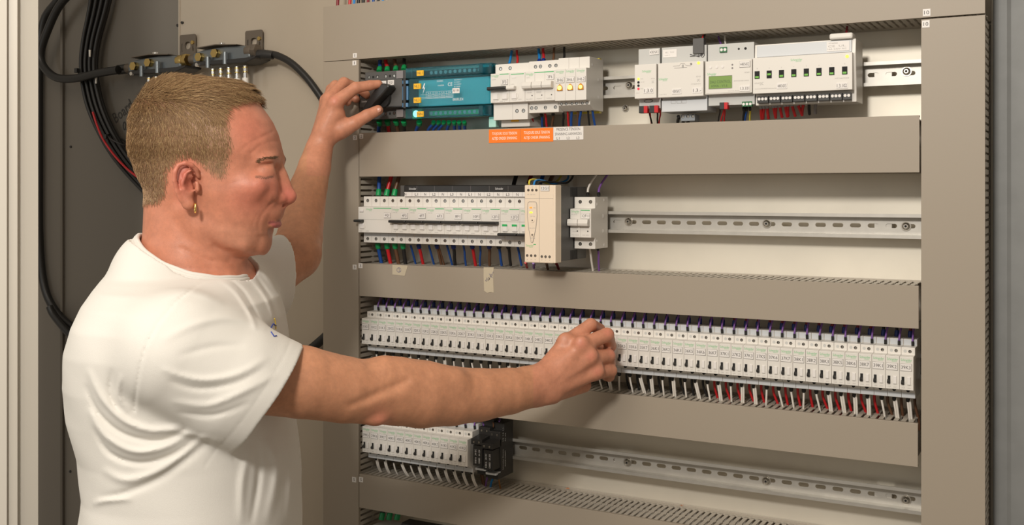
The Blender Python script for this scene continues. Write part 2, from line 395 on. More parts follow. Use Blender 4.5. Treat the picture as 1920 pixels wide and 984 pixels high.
for i, s in enumerate(row4):
    x = 13+i*P3; j = R_.uniform(-1, 1)
    wire([(x+12.5, 25, -404), (x+12.8, 24, -394), (x+13.5+j, 36, -376), (x+14+j, 46, -362)], 1.35, M['purple'], f'purple wire entering the top of relay {s}', 'purple relay feed wires', 'ferk', 6, 2.0)
    lean = R_.uniform(2, 8); pair = i not in (2, 4)
    for q in range(2 if pair else 1):
        dx = (q-.5)*3.0 if pair else 0
        wire([(x+7.5+dx*.4, 26, -475.5), (x+7.5+dx, 26, -484), (x+8+dx+lean*.5, 28, -495), (x+8+dx+lean, 36, -509), (x+8+dx+lean, 40, -522)], 1.55, M['wwire'],
             f'{"left" if q == 0 and pair else "right" if pair else "single"} white wire under relay {s}', 'white relay output wires', 'ferk' if q == 0 else None, 7, 2.8)
    if i > 7: wire([(x+13, 44, -477), (x+14, 46, -494), (x+17, 50, -512), (x+17, 54, -524)], 1.9, M['brown'], f'dark brown wire behind the white wires under relay {s}', 'dark relay output wires')

# ---- second row: breakers ----
def breaker(t, x0, n, name, on=True, first_lever_only=False):
    w = 18.0*n
    part('body', MB().prism(prof(), 0.1, w-.1), M['white'], t, .5)
    part('nose_groove', MB().box(.4, w-.4, -.15, .1, .2, .6), M['outline'], t)
    for k in range(1, n):
        part('pole_seam', MB().box(18*k-.12, 18*k+.12, 15.8, 16.1, 23.5, 40.8).box(18*k-.12, 18*k+.12, 15.8, 16.1, -40.8, -23.5), M['outline'], t)
    screws(t, [(18*k+9, 16, 33.6) for k in range(n)], 2.9); screws(t, [(18*k+9, 16, -34.2) for k in range(n)], 2.9)
    part('lower_band', MB().box(1, w-1, 15.8, 16.1, -29.5, -23.9), M['bluish'], t)
    logo(t, 8.5 if n < 4 else 24, 18.6, 13.5, bar=(17 if n < 4 else 33, w-1))
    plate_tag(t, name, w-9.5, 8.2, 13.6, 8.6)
    lv = (0,) if first_lever_only else range(n)
    for k in lv:
        c = 18*k+9
        part('rocker_bezel', MB().cyl((c, -.6, -10.5), 6.9, .8, n=26), M['white'], t)
        part('rocker', MB().box(c-4.2, c+4.2, -2.2, -.2, -15.6, -6.4), M['tagm'], t, .8)
        if not on: part('status_window', MB().box(c-4.5, c+4.5, -2.7, -2.1, -7.0, -3.6), M['green'], t, .2)
    lx0, lx1 = (-3, 13) if first_lever_only else (-.4, w-2.2)
    zt = -2.2 if on else -20.5
    part('lever', MB().prism([(-1, zt-2.6), (-10, zt-1.8), (-11, zt), (-10, zt+2.4), (-1, zt+2.6)], lx0, lx1), M['black'], t, .7)
    o = MB(); text(o, 'C16' if n == 2 else 'id 63A', 6, -.1, -19.8 if on else -25, 5, 1.8); text(o, '6000', 20, -.1, -19.8, 7, 1.6) if on else None
    text(o, 'iC60N 20A', 7, -.1, 13.2, 9, 1.5); part('rating_print', o, M['faint'], t)
Z2 = -51.5
t = thing('circuit_breaker', 'wide white four-pole residual current switch tagged 4Q1, first in the second row', 'circuit breaker', (4, NY, Z2), 'breakers of the second row')
breaker(t, 4, 4, '4Q1', True, True)
part('test_button', MB().box(4, 12, -1.4, .2, 13.8, 18.4), M['tagm'], t, .5)
for i, s in enumerate(('4F3', '4F7', '6F3', '8F1', '10F1', '12F1')):
    t = thing('circuit_breaker', f'white two-pole breaker tagged {s} with its black lever up', 'circuit breaker', (76+36*i, NY, Z2), 'breakers of the second row'); breaker(t, 0, 2, s)
t = thing('circuit_breaker', 'white two-pole breaker tagged 12F3 with its black lever down and green windows', 'circuit breaker', (292, NY, Z2), 'breakers of the second row'); breaker(t, 0, 2, '12F3', False)
t = thing('circuit_breaker', 'white breaker half hidden behind the left edge of the cream power supply', 'circuit breaker', (328, NY, Z2), 'breakers of the second row'); breaker(t, 0, 2, '12F7', False)
# comb busbar
def comb(x0, n, zc, label, start=0):
    t = thing('comb_busbar', label, 'busbar', (x0, NY, zc)); L = 18*n
    part('cover', MB().prism([(14, 8.5), (14, 18), (17, 19.5), (40, 19.5), (40, 2), (14, 2)], 0, L), M['black'], t, .5)
    part('label_strip', MB().box(2, L, 12.4, 14.2, 0, 7.6), M['tagm'], t)
    seq = ['N', 'L1', 'N', 'L2', 'N', 'L3']
    for k in range(n):
        if k: part('strip_divider', MB().box(18*k-.15, 18*k+.15, 12.2, 12.5, 0, 7.6), M['outline'], t)
        s = seq[(k+start) % 6]; part('phase_letter', text(MB(), s, 18*k+9 if k else 4, 12.2, 3.6, 4 if s == 'N' else 6.2, 4.4), M['ink'], t)
        if k % 2 == 1: part('cover_seam', MB().box(18*k+8.8, 18*k+9.1, 13.8, 14.1, 8.8, 18), M['gywire'], t)
    for xx in (18, 190 if n > 12 else 40): part('white_logo', text(MB(), 'Schneider', xx, 13.7, 13.4, 15, 3.6), M['wprint'], t)
comb(92, 15, Z2+41.2, 'long black comb busbar with N and L letters above the second row of breakers')
t = thing('busbar_end_cap', 'dark grey end cap at the left end of the comb busbar', 'end cap', (83, NY, Z2+41.2))
part('cap', MB().box(0, 9, 16, 40, 0, 19), M['dgrey'], t, .6)
# power supply
t = thing('power_supply', 'cream fronted 12G1 power supply with charcoal sides in the second row', 'power supply', (364, -60, -52))
part('front_shell', MB().prism([(0, -60.5), (0, 60.5), (16, 60.5), (16, -60.5)], 0, 50), M['cream'], t, 1.6)
part('side_case', MB().box(.5, 53, 14, 116, -58, 58), M['psu'], t, .5)
part('side_lip', MB().prism([(1, -60.2), (1, 60.2), (22, 60.2), (22, -60.2)], 48, 53.6), M['cream'], t, 1.2)
part('front_seam', MB().box(26, 26.4, -.2, .2, -60, 60).box(0, 50, -.2, .2, 39.6, 40), M['outline'], t)
arch = [(6, 30), (7, 33.4), (9, 34.5), (19, 34.5), (21, 33.4), (22, 30), (22.5, 12), (20, -8), (14.8, -29), (12.4, -29), (8, -8), (5.5, 12)]
pnl = part('control_panel', MB().prism(arch, -.5, .2, 'y'), M['cream'], t, .2)
part('panel_rim', MB().tube([(x, -.5, z) for x, z in arch+arch[:1]], .4, 6), M['outline'], pnl)
part('orange_led', MB().box(9.5, 14, -1, 0, 24.2, 26.6), M['ledo'], t); part('green_led', MB().box(9.5, 14.5, -1, 0, 16.6, 19), M['ledg'], t)
for z, r in ((5.5, 3.4), (-17, 3.2)):
    p = part('adjusting_dial', MB().cyl((14.4, -1.2, z), r, 1.4, n=20), M['cream'], t); part('dial_centre', MB().cyl((14.4, -1.4, z), r*.5 if z < 0 else 1, .3, n=14), M['steel' if z < 0 else 'hole'], p)
screws(t, [(7, 0, 52.5), (14, 0, 52.5), (21, 0, 52.5)], 2.1); screws(t, [(5, 0, -49.5), (12, 0, -49.5), (19, 0, -49.5), (30.5, 0, -50.5), (37, 0, -50.5), (44, 0, -50.5)], 2.1)
plate_tag(t, '12G1', 36, 55.5, 14.5, 8, th=4.4)
o = MB()
for x, s in ((7, 'G'), (14, 'N'), (21, 'L')): text(o, s, x, -.1, 57.6, 1.8, 2)
text(o, '100 - 240 VAC', 12, -.1, 45.6, 14, 2); text(o, 'DC OK', 15, -.62, 11.8, 8, 1.3); text(o, 'MAN AUTO', 14, -.62, -6.6, 10, 1.6); text(o, '24V 5A', 15, -.62, -22.4, 8, 1.8); text(o, '~', 18, -.62, 25, 4, 1.6)
for x, s in ((5, '+'), (12, '-'), (19, 'V'), (30.5, '+'), (37, '-'), (44, '+')): text(o, s, x, -.1, -55.6, 2, 1.8 if s != '-' else .4)
part('print', o, M['faint'], t); logo(t, 9.5, -33.8, 13, bar=(16, 20))
v = MB()
for z0 in (42, -58):
    for k in range(8): v.box(52.9, 53.25, 56+k*3.4, 57.6+k*3.4, z0, z0+15)
part('vent_slots', v, M['hole'], t)
# fuse holder 12F11
def carrier(t, x, w, s=0):
    part('fuse_carrier', MB().prism([(0, -5), (-9, -4), (-10.5, 0), (-9, 6.5), (0, 7)], x+.4, x+w-.4), M['white'], t, .9)
t = thing('fuse_holder', 'white two-pole fuse holder tagged 12F11, right of the power supply', 'fuse holder', (418.5, NY, Z2))
part('body', MB().prism(prof(22.5, 16, 41, 66), 0, 36), M['white'], t, .5)
for k in (0, 1): carrier(t, 18*k-1.5, 18)
part('pole_seam', MB().box(17.9, 18.15, -.15, .1, -22, 22), M['outline'], t)
screws(t, [(10, 16, 33.5), (28, 16, 33.5), (10, 16, -33.5), (28, 16, -33.5)], 2.9)
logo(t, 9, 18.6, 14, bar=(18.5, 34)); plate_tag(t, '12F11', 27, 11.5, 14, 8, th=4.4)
part('indicator_hole', MB().cyl((12.5, -.2, -12.5), 1.1, .3, n=10).cyl((30.5, -.2, -12.5), 1.1, .3, n=10), M['hole'], t)
o = MB(); text(o, 'STI 1P+N', 7, -.1, 13.4, 10, 1.6); text(o, '10.3x38', 8, -.1, -9, 8, 1.6); text(o, '32A 690V', 8, -.1, -13, 8, 1.5); text(o, 'No load', 9, -.1, -18.6, 12, 1.4); text(o, '32A 500V', 27, -.1, -18.6, 12, 1.4); part('print', o, M['faint'], t)
part('side_dimples', MB().box(35.9, 36.4, 22, 25, 28, 32).box(35.9, 36.4, 50, 53, 34, 38).box(35.9, 36.4, 46, 49, 8, 13).box(35.9, 36.4, 46, 49, -16, -11).box(35.9, 36.4, 50, 53, -38, -34).box(35.9, 36.4, 22, 25, -30, -27), M['tagm'], t)
def W2(a, b, r, c, lab, grp, fer=None, fr=None, fl=7, Y=(16, 50), bend=0):
    (x0, y0), (x1, y1) = a, b; p = onY(x0, y0, Y[0]); q = onY(x1, y1, Y[1])
    p, q = Vector(p), Vector(q); m1 = p.lerp(q, .35)+Vector((bend, 0, 0)); m2 = p.lerp(q, .7)+Vector((bend*.6, 0, 0)); m1.x = p.x+(m1.x-p.x)*.7
    e = q+(q-m2)*.45
    return wire([p, m1, m2, q, e], r, M[c], lab, grp, fer, fl, fr)
g = 'wires of the second row'
for x, c, nm in ((709.5, 'blue', 'blue'), (724.5, 'red', 'red'), (739, 'brown', 'brown')):
    W2((x, 366), (x+(2 if c == 'blue' else 9), 331), 3.6, c, f'thick {nm} wire with green ferrule entering the top of switch 4Q1', g, 'ferg', 5, 11, (24, 34))
for x, c, nm in ((708, 'blue', 'blue'), (725, 'red', 'red'), (740, 'brown', 'brown'), (755, 'bwire', 'black')):
    W2((x, 457), (x+7 if c != 'bwire' else x+5, 492), 3.4, c, f'thick {nm} wire with green ferrule leaving the bottom of switch 4Q1', g, 'ferg', 5, 9, (26, 36))
for (xa, xb, c, nm, f, s, r) in ((770, 779, 'blue', 'blue', None, '4F3, left pole', 1.9), (785, 793, 'red', 'red', 'ferb', '4F7, left pole', 2.8), (804, 813, 'blue', 'blue', None, '4F7, right pole', 1.9),
        (819, 827, 'brown', 'brown', 'ferb', '6F3, left pole', 2.4), (822, 832, 'brown', 'second brown', None, '6F3, beside the first brown one', 1.6), (838, 847, 'blue', 'blue', None, '6F3, right pole', 1.9), (850, 853, 'bwire', 'black', 'ferb', '8F1, left pole', 3.0),
        (869, 873, 'blue', 'blue', None, '8F1, right pole', 1.9), (885, 891, 'red', 'red', 'ferb', '10F1, left pole', 2.8), (900, 900, 'blue', 'blue', None, '10F1, right pole', 1.9),
        (917, 918, 'brown', 'brown', 'ferb', '12F1, left pole', 2.6), (935, 940, 'blue', 'blue', 'ferk', '12F1, right pole', 2.4), (953, 957, 'bwire', 'black', 'ferk', '12F3, left pole', 2.6), (970, 977, 'blue', 'blue', None, '12F3, right pole', 2.0)):
    W2((xa, 460), (xb, 493), r, c, f'{nm} wire leaving the bottom of breaker {s}', g, f, 4.2 if f else None, 6, (30, 48))
for (a, b, c, nm, r) in (((963, 347), (968, 329), 'bwire', 'thick black wire above the breakers near the power supply', 3.6), ((991, 344), (996, 329), 'dred', 'dark red wire behind the power supply top', 3.4),
        ((1013, 344), (1018, 329), 'blue', 'dark blue wire behind the power supply top', 3.4), ((1030, 344), (1036, 329), 'brown', 'dark brown wire behind the power supply top', 3.6)):
    W2(a, b, r, c, nm, g, None, Y=(60, 66))
for pts, c, nm in (([(992, 345, -48), (994, 338, -40), (1005, 337, -20), (1030, 344, 20), (1046, 338, 50), (1053, 328, 70)], 'yg', 'yellow wire looping over the power supply'),
        ([(1001, 346, -48), (1004, 339, -38), (1015, 338, -15), (1040, 344, 25), (1062, 338, 50), (1066, 328, 70)], 'lblue', 'blue wire looping over the power supply'),
        ([(1008, 347, -48), (1012, 341, -40), (1030, 341, 0), (1060, 343, 30), (1071, 336, 50), (1075, 328, 70)], 'bwire', 'black wire looping over the power supply')):
    wire([onY(*p) for p in pts], 1.7, M[c], nm, g)
W2((1102, 366), (1117, 329), 1.8, 'wwire', 'white wire entering the top of fuse holder 12F11', g, 'ferk', 2.8, 5, (26, 46), -5)
W2((1122.5, 366), (1138, 329), 1.8, 'purple', 'purple wire entering the top of fuse holder 12F11', g, 'ferk', 2.8, 5, (26, 46), -5)
W2((1105, 464), (1111, 502), 1.8, 'wwire', 'white wire leaving the bottom of fuse holder 12F11', g, None, Y=(26, 46))
W2((1121, 464), (1123, 502), 1.8, 'purple', 'purple wire leaving the bottom of fuse holder 12F11', g, 'ferk', 2.6, 5, (26, 46))
for a, b, c, nm in (((985, 492), (988, 500), 'red', 'short red wire under the power supply'), ((1000, 493), (1001, 501), 'purple', 'short purple wire under the power supply'), ((1024, 494), (1027, 503), 'brown', 'short brown wire under the power supply'), ((1043, 494), (1047, 503), 'dred', 'short dark red wire under the power supply')):
    W2(a, b, 2.2, c, nm, g, None, Y=(10, 30))

# ---- top row ----
Z1 = 168.0
t = thing('main_switch', 'dark grey main switch tagged 3Q1 at the left of the top row', 'switch', (7, NY, Z1))
part('body', MB().prism([(0, -23), (0, 25), (16, 26), (16, 42), (68, 42), (68, -42), (16, -42), (16, -24)], 0, 90), M['dgrey'], t, .8)
part('rib', MB().box(0, 90, -1.2, .2, -23.2, -21.6).box(0, 90, 15, 16.2, 26.2, 27.5), M['black'], t)
screws(t, [(9, 16, 33), (27, 16, 33), (45, 16, 33), (63, 16, 33)], 3.1); screws(t, [(9, 16, -32.5), (27, 16, -32.5), (45, 16, -32.5), (63, 16, -32.5)], 3.1)
part('terminal_block', MB().box(70, 84, 12, 17, 27, 41), M['gywire'], t, .5); part('terminal_block', MB().box(70, 84, 12, 17, -40, -26), M['gywire'], t, .5)
part('square_hole', MB().box(16, 20, 15.8, 16.2, 31, 35).box(52, 56, 15.8, 16.2, 31, 35).box(52, 56, 15.8, 16.2, -35, -31), M['hole'], t)
plate_tag(t, '3Q1', 67.5, 19.5, 13, 8.5, th=4.8, edge=False)
p = part('rating_plate', MB().box(42, 57.5, -.7, .1, 11, 23), M['tagm'], t); part('label_text', text(text(MB(), 'N I', 52, -.8, 19, 6, 3.4), '0', 54, -.8, 13.5, 2, 2.4), M['ink'], p)
part('white_print', text(MB(), 'Schneider', 10, -.1, -11, 12, 3), M['wprint'], t)
kc = onY(716, 184, -12)
k_ = part('knob_base', MB().cyl((kc[0]-7, -5, kc[2]-Z1), 16.5, 5.2, n=40, r2=17.5), M['black'], t)
hd = [(lambda p: (p[0]-7, p[2]-Z1))(onY(px, py, -34)) for px, py in ((700, 170), (711, 158), (718, 156), (729, 160), (727, 165), (716, 178), (703, 191), (697, 198), (683, 208), (678, 205), (690, 186))]
part('rotary_handle', MB().prism(hd, -26, -4, 'y'), M['black'], k_, 2.5)
# blue clear distribution block
t = thing('distribution_block', 'clear blue power distribution block with yellow NL tags in the top row', 'distribution block', (98, NY, Z1))
part('back_body', MB().box(0, 172, 34, 68, -40, 40), M['dgrey'], t, .6)
for s in (1, -1):
    cv = part('terminal_cover', MB().prism([(10, s*26), (10, s*44), (34, s*44), (34, s*26)], 0, 172), M['teal'], t, .8)
    bar = part('terminal_bar', MB().box(40, 146, 26, 34, s*35-4, s*35+4), M['ferg'] if s < 0 else M['black'], t, .3)
    for k in range(11): part('screw_head', MB().cyl((45+k*9.6, 24.5, s*35), 3.0, 2, n=12), M['fery'], bar)
part('front_cover', MB().prism([(2, -24), (2, 24), (34, 24), (34, -24)], 12, 172), M['teal'], t, 1.0)
part('cover_clip', MB().box(152, 160, 1, 34, 27, 43).box(152, 160, 1, 34, -43, -27), M['teal'], t, .6)
part('hinge_clip', MB().box(-4, 10, 2, 8, 16, 22).box(-4, 10, 2, 8, -24, -17).box(-3, 0, 2, 8, -12, 12).box(7, 10, 2, 8, -12, 12), mat('hinge_blue', (.10, .24, .42), .4), t, .5)
part('hinge_shadow_gap', MB().box(1, 6, 1, 8, -26, 26), M['black'], t, .4)
part('big_screw', MB().cyl((16, 20, -35), 6, 4, n=18), M['chrome'], t)
part('corner_block', MB().box(6, 26, 24, 33, -43, -27), M['ferg'], t, .4)
inner = part('circuit_board', MB().box(24, 165, 18, 22, -22, 22), mat('inner_teal', (.20, .45, .50), .5), t, .4)
for s, z in (('NL1', 34), ('NL2', 10.5), ('NL3', -13.5), ('NN', -36.5)):
    p = part('yellow_tag', MB().box(24, 38, -.9 if abs(z) < 20 else 8.6, 2.1 if abs(z) < 20 else 10.1, z-4.6, z+4.6), M['yellow'], t); part('label_text', text(MB(), s, 31, -1 if abs(z) < 20 else 8.5, z, 10, 4.6), M['ink'], p)
o = MB(); zig = [(44, 15), (40, 6), (43.5, 6.5), (41, -3), (46, 8), (43, 7.5), (46, 15)]
o.prism(zig, 1.7, 1.9, 'y')
text(o, 'CE', 96, 1.7, 11, 9, 6); text(o, 'SG200C', 76, 1.7, 17.5, 13, 3); text(o, '160A', 78, 1.7, 10, 12, 2.6); text(o, 'EN 60947-7-1', 112, 1.7, 17.8, 15, 2); text(o, 'Ui 500V', 110, 1.7, 14, 12, 2); text(o, 'Ui 1000V', 111, 1.7, 10.4, 14, 2); text(o, 'In 160A', 110, 1.7, 6.6, 12, 2)
text(o, 'ERIFLEX', 112, 1.7, -15, 21, 4.2)
for z in (0, -4.5, -9): o.box(36 if z else 48, 102, 1.65, 1.8, z-.15, z+.15)
o.box(36, 102, 1.65, 1.8, -11.5, -11.2)
for x in (48, 62, 75.5, 89, 102): o.box(x-.15, x+.15, 1.65, 1.8, -11.5, 0)
for k, s in enumerate(('L1', 'L2', 'L3', 'N')):
    text(o, s, 55+k*13.5, 1.7, -2.3, 5, 2)
    text(o, '35mm', 55+k*13.5, 1.7, -6.8, 9, 2); text(o, '16mm', 55+k*13.5, 1.7, -10.3, 9, 1.6)
part('white_print', o, M['wprint'], t)
plate_tag(t, '3J1B', 108, -.5, 14, 8.5, y=1.6, edge=False)
# RCBO 3F3
t = thing('circuit_breaker', 'wide white breaker with side block tagged 3F3 in the top row', 'circuit breaker', (273.5, NY, Z1), 'white breakers of the top row')
part('body', MB().prism([(0, -24), (0, 24), (16, 25), (16, 41), (68, 41), (68, -41), (16, -52), (10, -52), (10, -24.5)], 0, 63.8), M['white'], t, .5)
part('lower_housing', MB().box(6, 60, 24, 66, -63, -50), M['white'], t, 1.5)
part('seam', MB().box(35.8, 36.1, -.15, .1, -23.5, 23.5).box(35.8, 36.1, 9.8, 10.1, -51.5, -25), M['outline'], t)
screws(t, [(10, 16, 33.5), (28, 16, 33.5)], 3); screws(t, [(44, 10, -38), (56, 10, -38)], 3.2)
part('yellow_clip', MB().box(26, 40, 22, 30, -54.5, -51), M['yellow'], t, .5)
logo(t, 8.5, 20.5, 14, bar=(17, 34)); part('green_bar', MB().box(38, 62, -.15, .1, 20.6, 21.8), M['green'], t); plate_tag(t, '3F3', 26, 9.4, 12, 8.4, th=5.2, tw=8)
for c in (10, 27, 44.5):
    part('rocker_bezel', MB().cyl((c, -.6, -14), 7.4, .8, n=26), M['white'], t); part('rocker', MB().box(c-4.6, c+4.6, -2.2, -.2, -19, -9.4), M['tagm'], t, .8)
part('lever', MB().prism([(-1, -4.8), (-11, -4), (-12, -1.4), (-11, 1.6), (-1, 2)], -1, 33), M['black'], t, .8)
part('grey_lever', MB().prism([(-1, -4.6), (-8, -4), (-9, -1.4), (-8, 1.6), (-1, 2)], 33, 48), M['white'], t, .8)
part('test_slot', MB().box(40, 48, -.6, .1, 15, 17.6), M['tagm'], t, .3)
o = MB(); text(o, 'iC60N', 6, -.1, 14.2, 8, 1.7); text(o, '0.03A', 41, -.1, 5, 7, 1.7); text(o, '6000  3', 22, -.1, -22, 9, 1.5); text(o, 'C16', 5, -.1, -22, 5, 1.6); text(o, '230V', 55, -.1, -20, 6, 1.4); part('rating_print', o, M['faint'], t)
# 3F6
t = thing('fuse_holder', 'white three-pole fuse holder tagged 3F6 in the top row', 'fuse holder', (337.6, NY, Z1), 'white breakers of the top row')
part('body', MB().prism(prof(24, 14, 42, 68), 0, 53.8), M['white'], t, .5)
for k in range(3): carrier(t, 18*k-2, 18)
part('seam', MB().box(17.9, 18.1, -.15, .1, -24, 23).box(35.9, 36.1, -.15, .1, -24, 23), M['outline'], t)
screws(t, [(12, 14, 33), (21, 14, 33), (38, 14, 33), (49, 14, 33)][0:4], 2.9); screws(t, [(5, 14, -34), (13, 14, -34), (30, 14, -34), (48, 14, -34)], 2.9)
logo(t, 8.5, 20, 14, bar=(17, 52)); plate_tag(t, '3F6', 45.5, 13.6, 13, 7.8, th=4.8, tw=8.5)
part('indicator_hole', MB().cyl((13, -.2, -15), 1, .3, n=10).cyl((30.5, -.2, -15), 1, .3, n=10).cyl((48, -.2, -15), 1, .3, n=10), M['hole'], t)
o = MB(); text(o, 'STI', 6, -.1, 14, 6, 1.7); text(o, '32A 690V', 8, -.1, -20.5, 12, 1.6); text(o, '400V', 26, -.1, -20.5, 10, 1.6); text(o, '500V', 44, -.1, -20.5, 10, 1.6); text(o, '10x38', 8, -.1, -10, 8, 1.5); text(o, 'HHH', 25, -.1, -10, 8, 3); part('print', o, M['faint'], t)
# indicator lamps
for k, (s, lit, wh) in enumerate((('3H6', .75, 'left'), ('3H6.1', 1, 'brightest middle'), ('3H6.2', .45, 'dim right'))):
    t = thing('indicator_lamp', f'{wh} phase indicator module tagged {s} with amber triangular lamp', 'indicator lamp', (391.6+18.3*k, NY, Z1), 'phase indicator modules')
    part('body', MB().prism([(0, -25.5), (0, 25), (13, 26), (13, 44), (66, 44), (66, -40), (30, -40), (14, -32), (14, -26)], 0, 18.1), M['white'], t, .5)
    part('side_marks', MB().box(17.9, 18.3, 22, 25, 30, 34).box(17.9, 18.3, 46, 49, 8, 12).box(17.9, 18.3, 46, 49, -20, -16), M['tagm'], t)
    logo(t, 8.8, 21, 14.5); plate_tag(t, s, 9, 7.4, 14.5, 8.4, th=5, tw=11 if k == 0 else 13)
    ln = part('lamp_lens', MB().prism([(4, -9.5), (14, -9.5), (13.2, -3), (9.6, .8), (8.4, .8), (4.8, -3)], -2, .2, 'y'), M['amber'], t, .5)
    part('lamp_glow', MB().cyl((9, -2.5, -5), 2.4+1.4*lit, .5, n=18), M['glow'], ln)
    screws(t, [(5, 13.8, -29.5), (13, 13.8, -29.5)], 2.3)
    part('yellow_clip', MB().box(2, 16, 54, 64, -43, -40).box(2, 16, 56, 64, 43.5, 46), M['yg'], t)
# KNX devices
def case(t, w, h=27, top=41, mt='white', ms='grey', ys=14, bot=42):
    part('front_cover', MB().prism([(0, -h), (0, h-3), (ys+4, h-3), (ys+4, -h)], 0, w-.6), M[mt], t, .7)
    part('base_housing', MB().prism([(ys, h-3.2), (ys, top), (62, top), (62, -bot), (ys+3, -bot), (ys+3, -h+.2)], .8, w-.2), M[ms], t, .7)
t = thing('power_module', 'narrow white bus module with coloured status lights tagged 1.3.0', 'bus module', (527.5, NY, Z1), 'white building automation modules'); 
case(t, 36, 27.5, 50, 'white', 'grey'); logo(t, 20, 14, 15)
for z, m_ in ((2.6, 'ledg'), (-2.6, 'hole'), (-7.6, 'hole'), (-12.6, 'ledr')): part('status_light', MB().cyl((6.5, -.6, z), 1.9, .8, n=14), M[m_], t)
plate_tag(t, '1.3.0', 23, -16, 16, 8, th=5.4, edge=False); plate_tag(t, '43KNX1', 27, 44, 15, 8, y=13.6, edge=False)
o = MB(); text(o, 'KNX', 30, -.1, 2, 6, 1.8); text(o, 'RUN  ERR', 13, -.1, -2.4, 6, 1.4); text(o, 'BUS', 12, -.1, 2.6, 4, 1.3); text(o, 'I>Imax', 12, -.1, -12.4, 5, 1.3); text(o, 'REG-K', 5.5, -.1, -19, 6, 1.4); text(o, 'EAC', 30, -.1, -3, 4, 4)
part('print', o, M['faint'], t)
part('oval_outline', MB().tube([(12+7*math.cos(a)*(1)+4, 16.8, -30+2.4*math.sin(a)) for a in [k*math.pi/10 for k in range(21)]], .35, 5), M['ink'], t)
for x in (10, 27):
    p = part('bus_terminal', MB().box(x-7, x+1, 10, 20, -49, -38), M['black'], t, .3); part('red_half', MB().box(x+1, x+7, 10, 20, -49, -38), M['red'], p, .3)
t = thing('bus_coupler', 'blank white bus module tagged 43KNX7 with yellow green light', 'bus module', (565.5, NY, Z1), 'white building automation modules')
case(t, 72, 27.5, 50, 'white', 'grey'); logo(t, 8.5, .5, 14.5)
part('status_light', MB().cyl((64, -.6, 21.6), 2.2, .8, n=14), M['ledg'], t); part('button', MB().cyl((52.5, -.8, 20.8), 1.5, 1, n=14), M['gywire'], t)
plate_tag(t, '43KNX7', 30, -19, 15, 8, th=4.6, edge=False); plate_tag(t, '1.3.-', 62, -19, 14.5, 8, th=5, edge=False)
o = MB(); text(o, 'KNX', 64, -.1, 1.5, 7, 2.4); text(o, 'EAC', 64, -.1, -4, 4.5, 4); text(o, 'MTN6500-0101', 60, -.1, -9.4, 15, 1.7); text(o, 'Coupler REG-K', 8, -.1, -23, 12, 1.4)
o.tube([(24, -.1, 19), (34, -.1, 19), (36, -.1, 22), (42, -.1, 22), (44, -.1, 19), (52, -.1, 18)], .3, 4); o.tube([(26, -.1, 16), (46, -.1, 16)], .3, 4); o.box(38, 41, -.1, .05, 15.6, 20.6)
part('print', o, M['faint'], t)
part('rating_plate', MB().box(3, 25, 13.4, 14.1, 34.5, 46.5), M['tagm'], t); o = MB(); text(o, 'IEC  TUV', 14, 13.3, 42, 14, 2); text(o, 'made in', 10, 13.3, 38, 8, 1.4); part('print', o, M['faint'], t)
part('lower_step', MB().box(1, 73, 13, 60, -48.5, -31), M['bluish'], t, .8)
o = MB()
for x in (20, 29, 37): o.tube([(x-3.6, 12.9, -36), (x+3.6, 12.9, -36), (x+3.6, 12.9, -31.6), (x-3.6, 12.9, -31.6), (x-3.6, 12.9, -36)], .25, 4)
part('symbol_boxes', o, M['faint'], t)
part('eyelet', MB().tube([(46, 13.6, 34), (62, 13.6, 34)]+[(64+4.4*math.cos(a), 13.6, 35.4+4.4*math.sin(a)) for a in [k*math.pi/8-1.2 for k in range(14)]]+[(46, 13.6, 37)], .45, 5).cyl((64, 13.4, 35.6), 2, .4), M['ink'], t)
part('plug_block', MB().box(26, 48, 30, 52, -62, -52), M['fery'], t, .5); screws(t, [(29, 30, -55), (37, 30, -55), (45, 30, -55)], 2.6)
t = thing('black_relay_box', 'small black box hanging from wires above module 43KNX7', 'relay box', (632, 4, Z1+58))
part('box', MB().box(-15, 2, -2, 9, -21, 2), M['dgrey'], t, .5); part('red_wire', MB().tube([(-2, 4, 2), (-1, 8, 9), (2, 14, 16)], 1.3), M['red'], t); part('black_wire', MB().tube([(0, 4, 2), (1, 8, 9), (3, 14, 16)], 1.4), M['bwire'], t)
t = thing('bus_gateway', 'white bus module tagged 44KNX2 with small green text display', 'bus module', (639.5, NY, Z1), 'white building automation modules')
case(t, 71, 26, 49, 'white', 'grey', 10)
part('inset_front', MB().box(1.5, 68.5, -.5, .2, -24.5, 22), M['white'], t, .4)
p = part('display', MB().box(6, 41, -.9, -.3, -18, .5), M['lcd'], t); part('display_rim', MB().tube([(6, -.9, -18), (41, -.9, -18), (41, -.9, .5), (6, -.9, .5), (6, -.9, -18)], .35, 4), M['outline'], p)
part('display_text', text(text(MB(), 'DALI CONTROL', 23.5, -1, -8, 31, 4.2), 'HWA - V1.6', 22, -1, -14, 24, 3.6), M['lcdink'], p)
for x in (8.5, 18, 27): part('button', MB().cyl((x, -1.3, 14), 2.1, 1, n=14), M['tagm'], t)
part('status_hole', MB().cyl((41.5, -.8, 16), 1.4, .5, n=10).cyl((41.5, -.8, 11), 1.4, .5, n=10), M['gywire'], t)
logo(t, 10.5, 4, 13.5, y=-.7)
plate_tag(t, '44KNX2', 60, 15.8, 15, 8.4, y=-.6, th=4.6); plate_tag(t, '1.3.101', 60, -19.5, 15, 8, y=-.6, th=4.6, edge=False)
o = MB(); text(o, 'KNX', 63.5, -.7, 3.6, 7, 2.2); text(o, 'MTN6725-0003', 55, -.7, -8, 22, 1.4); text(o, 'KNX DALI Gateway', 44, -.7, -22.3, 18, 1.3); part('print', o, M['faint'], t)
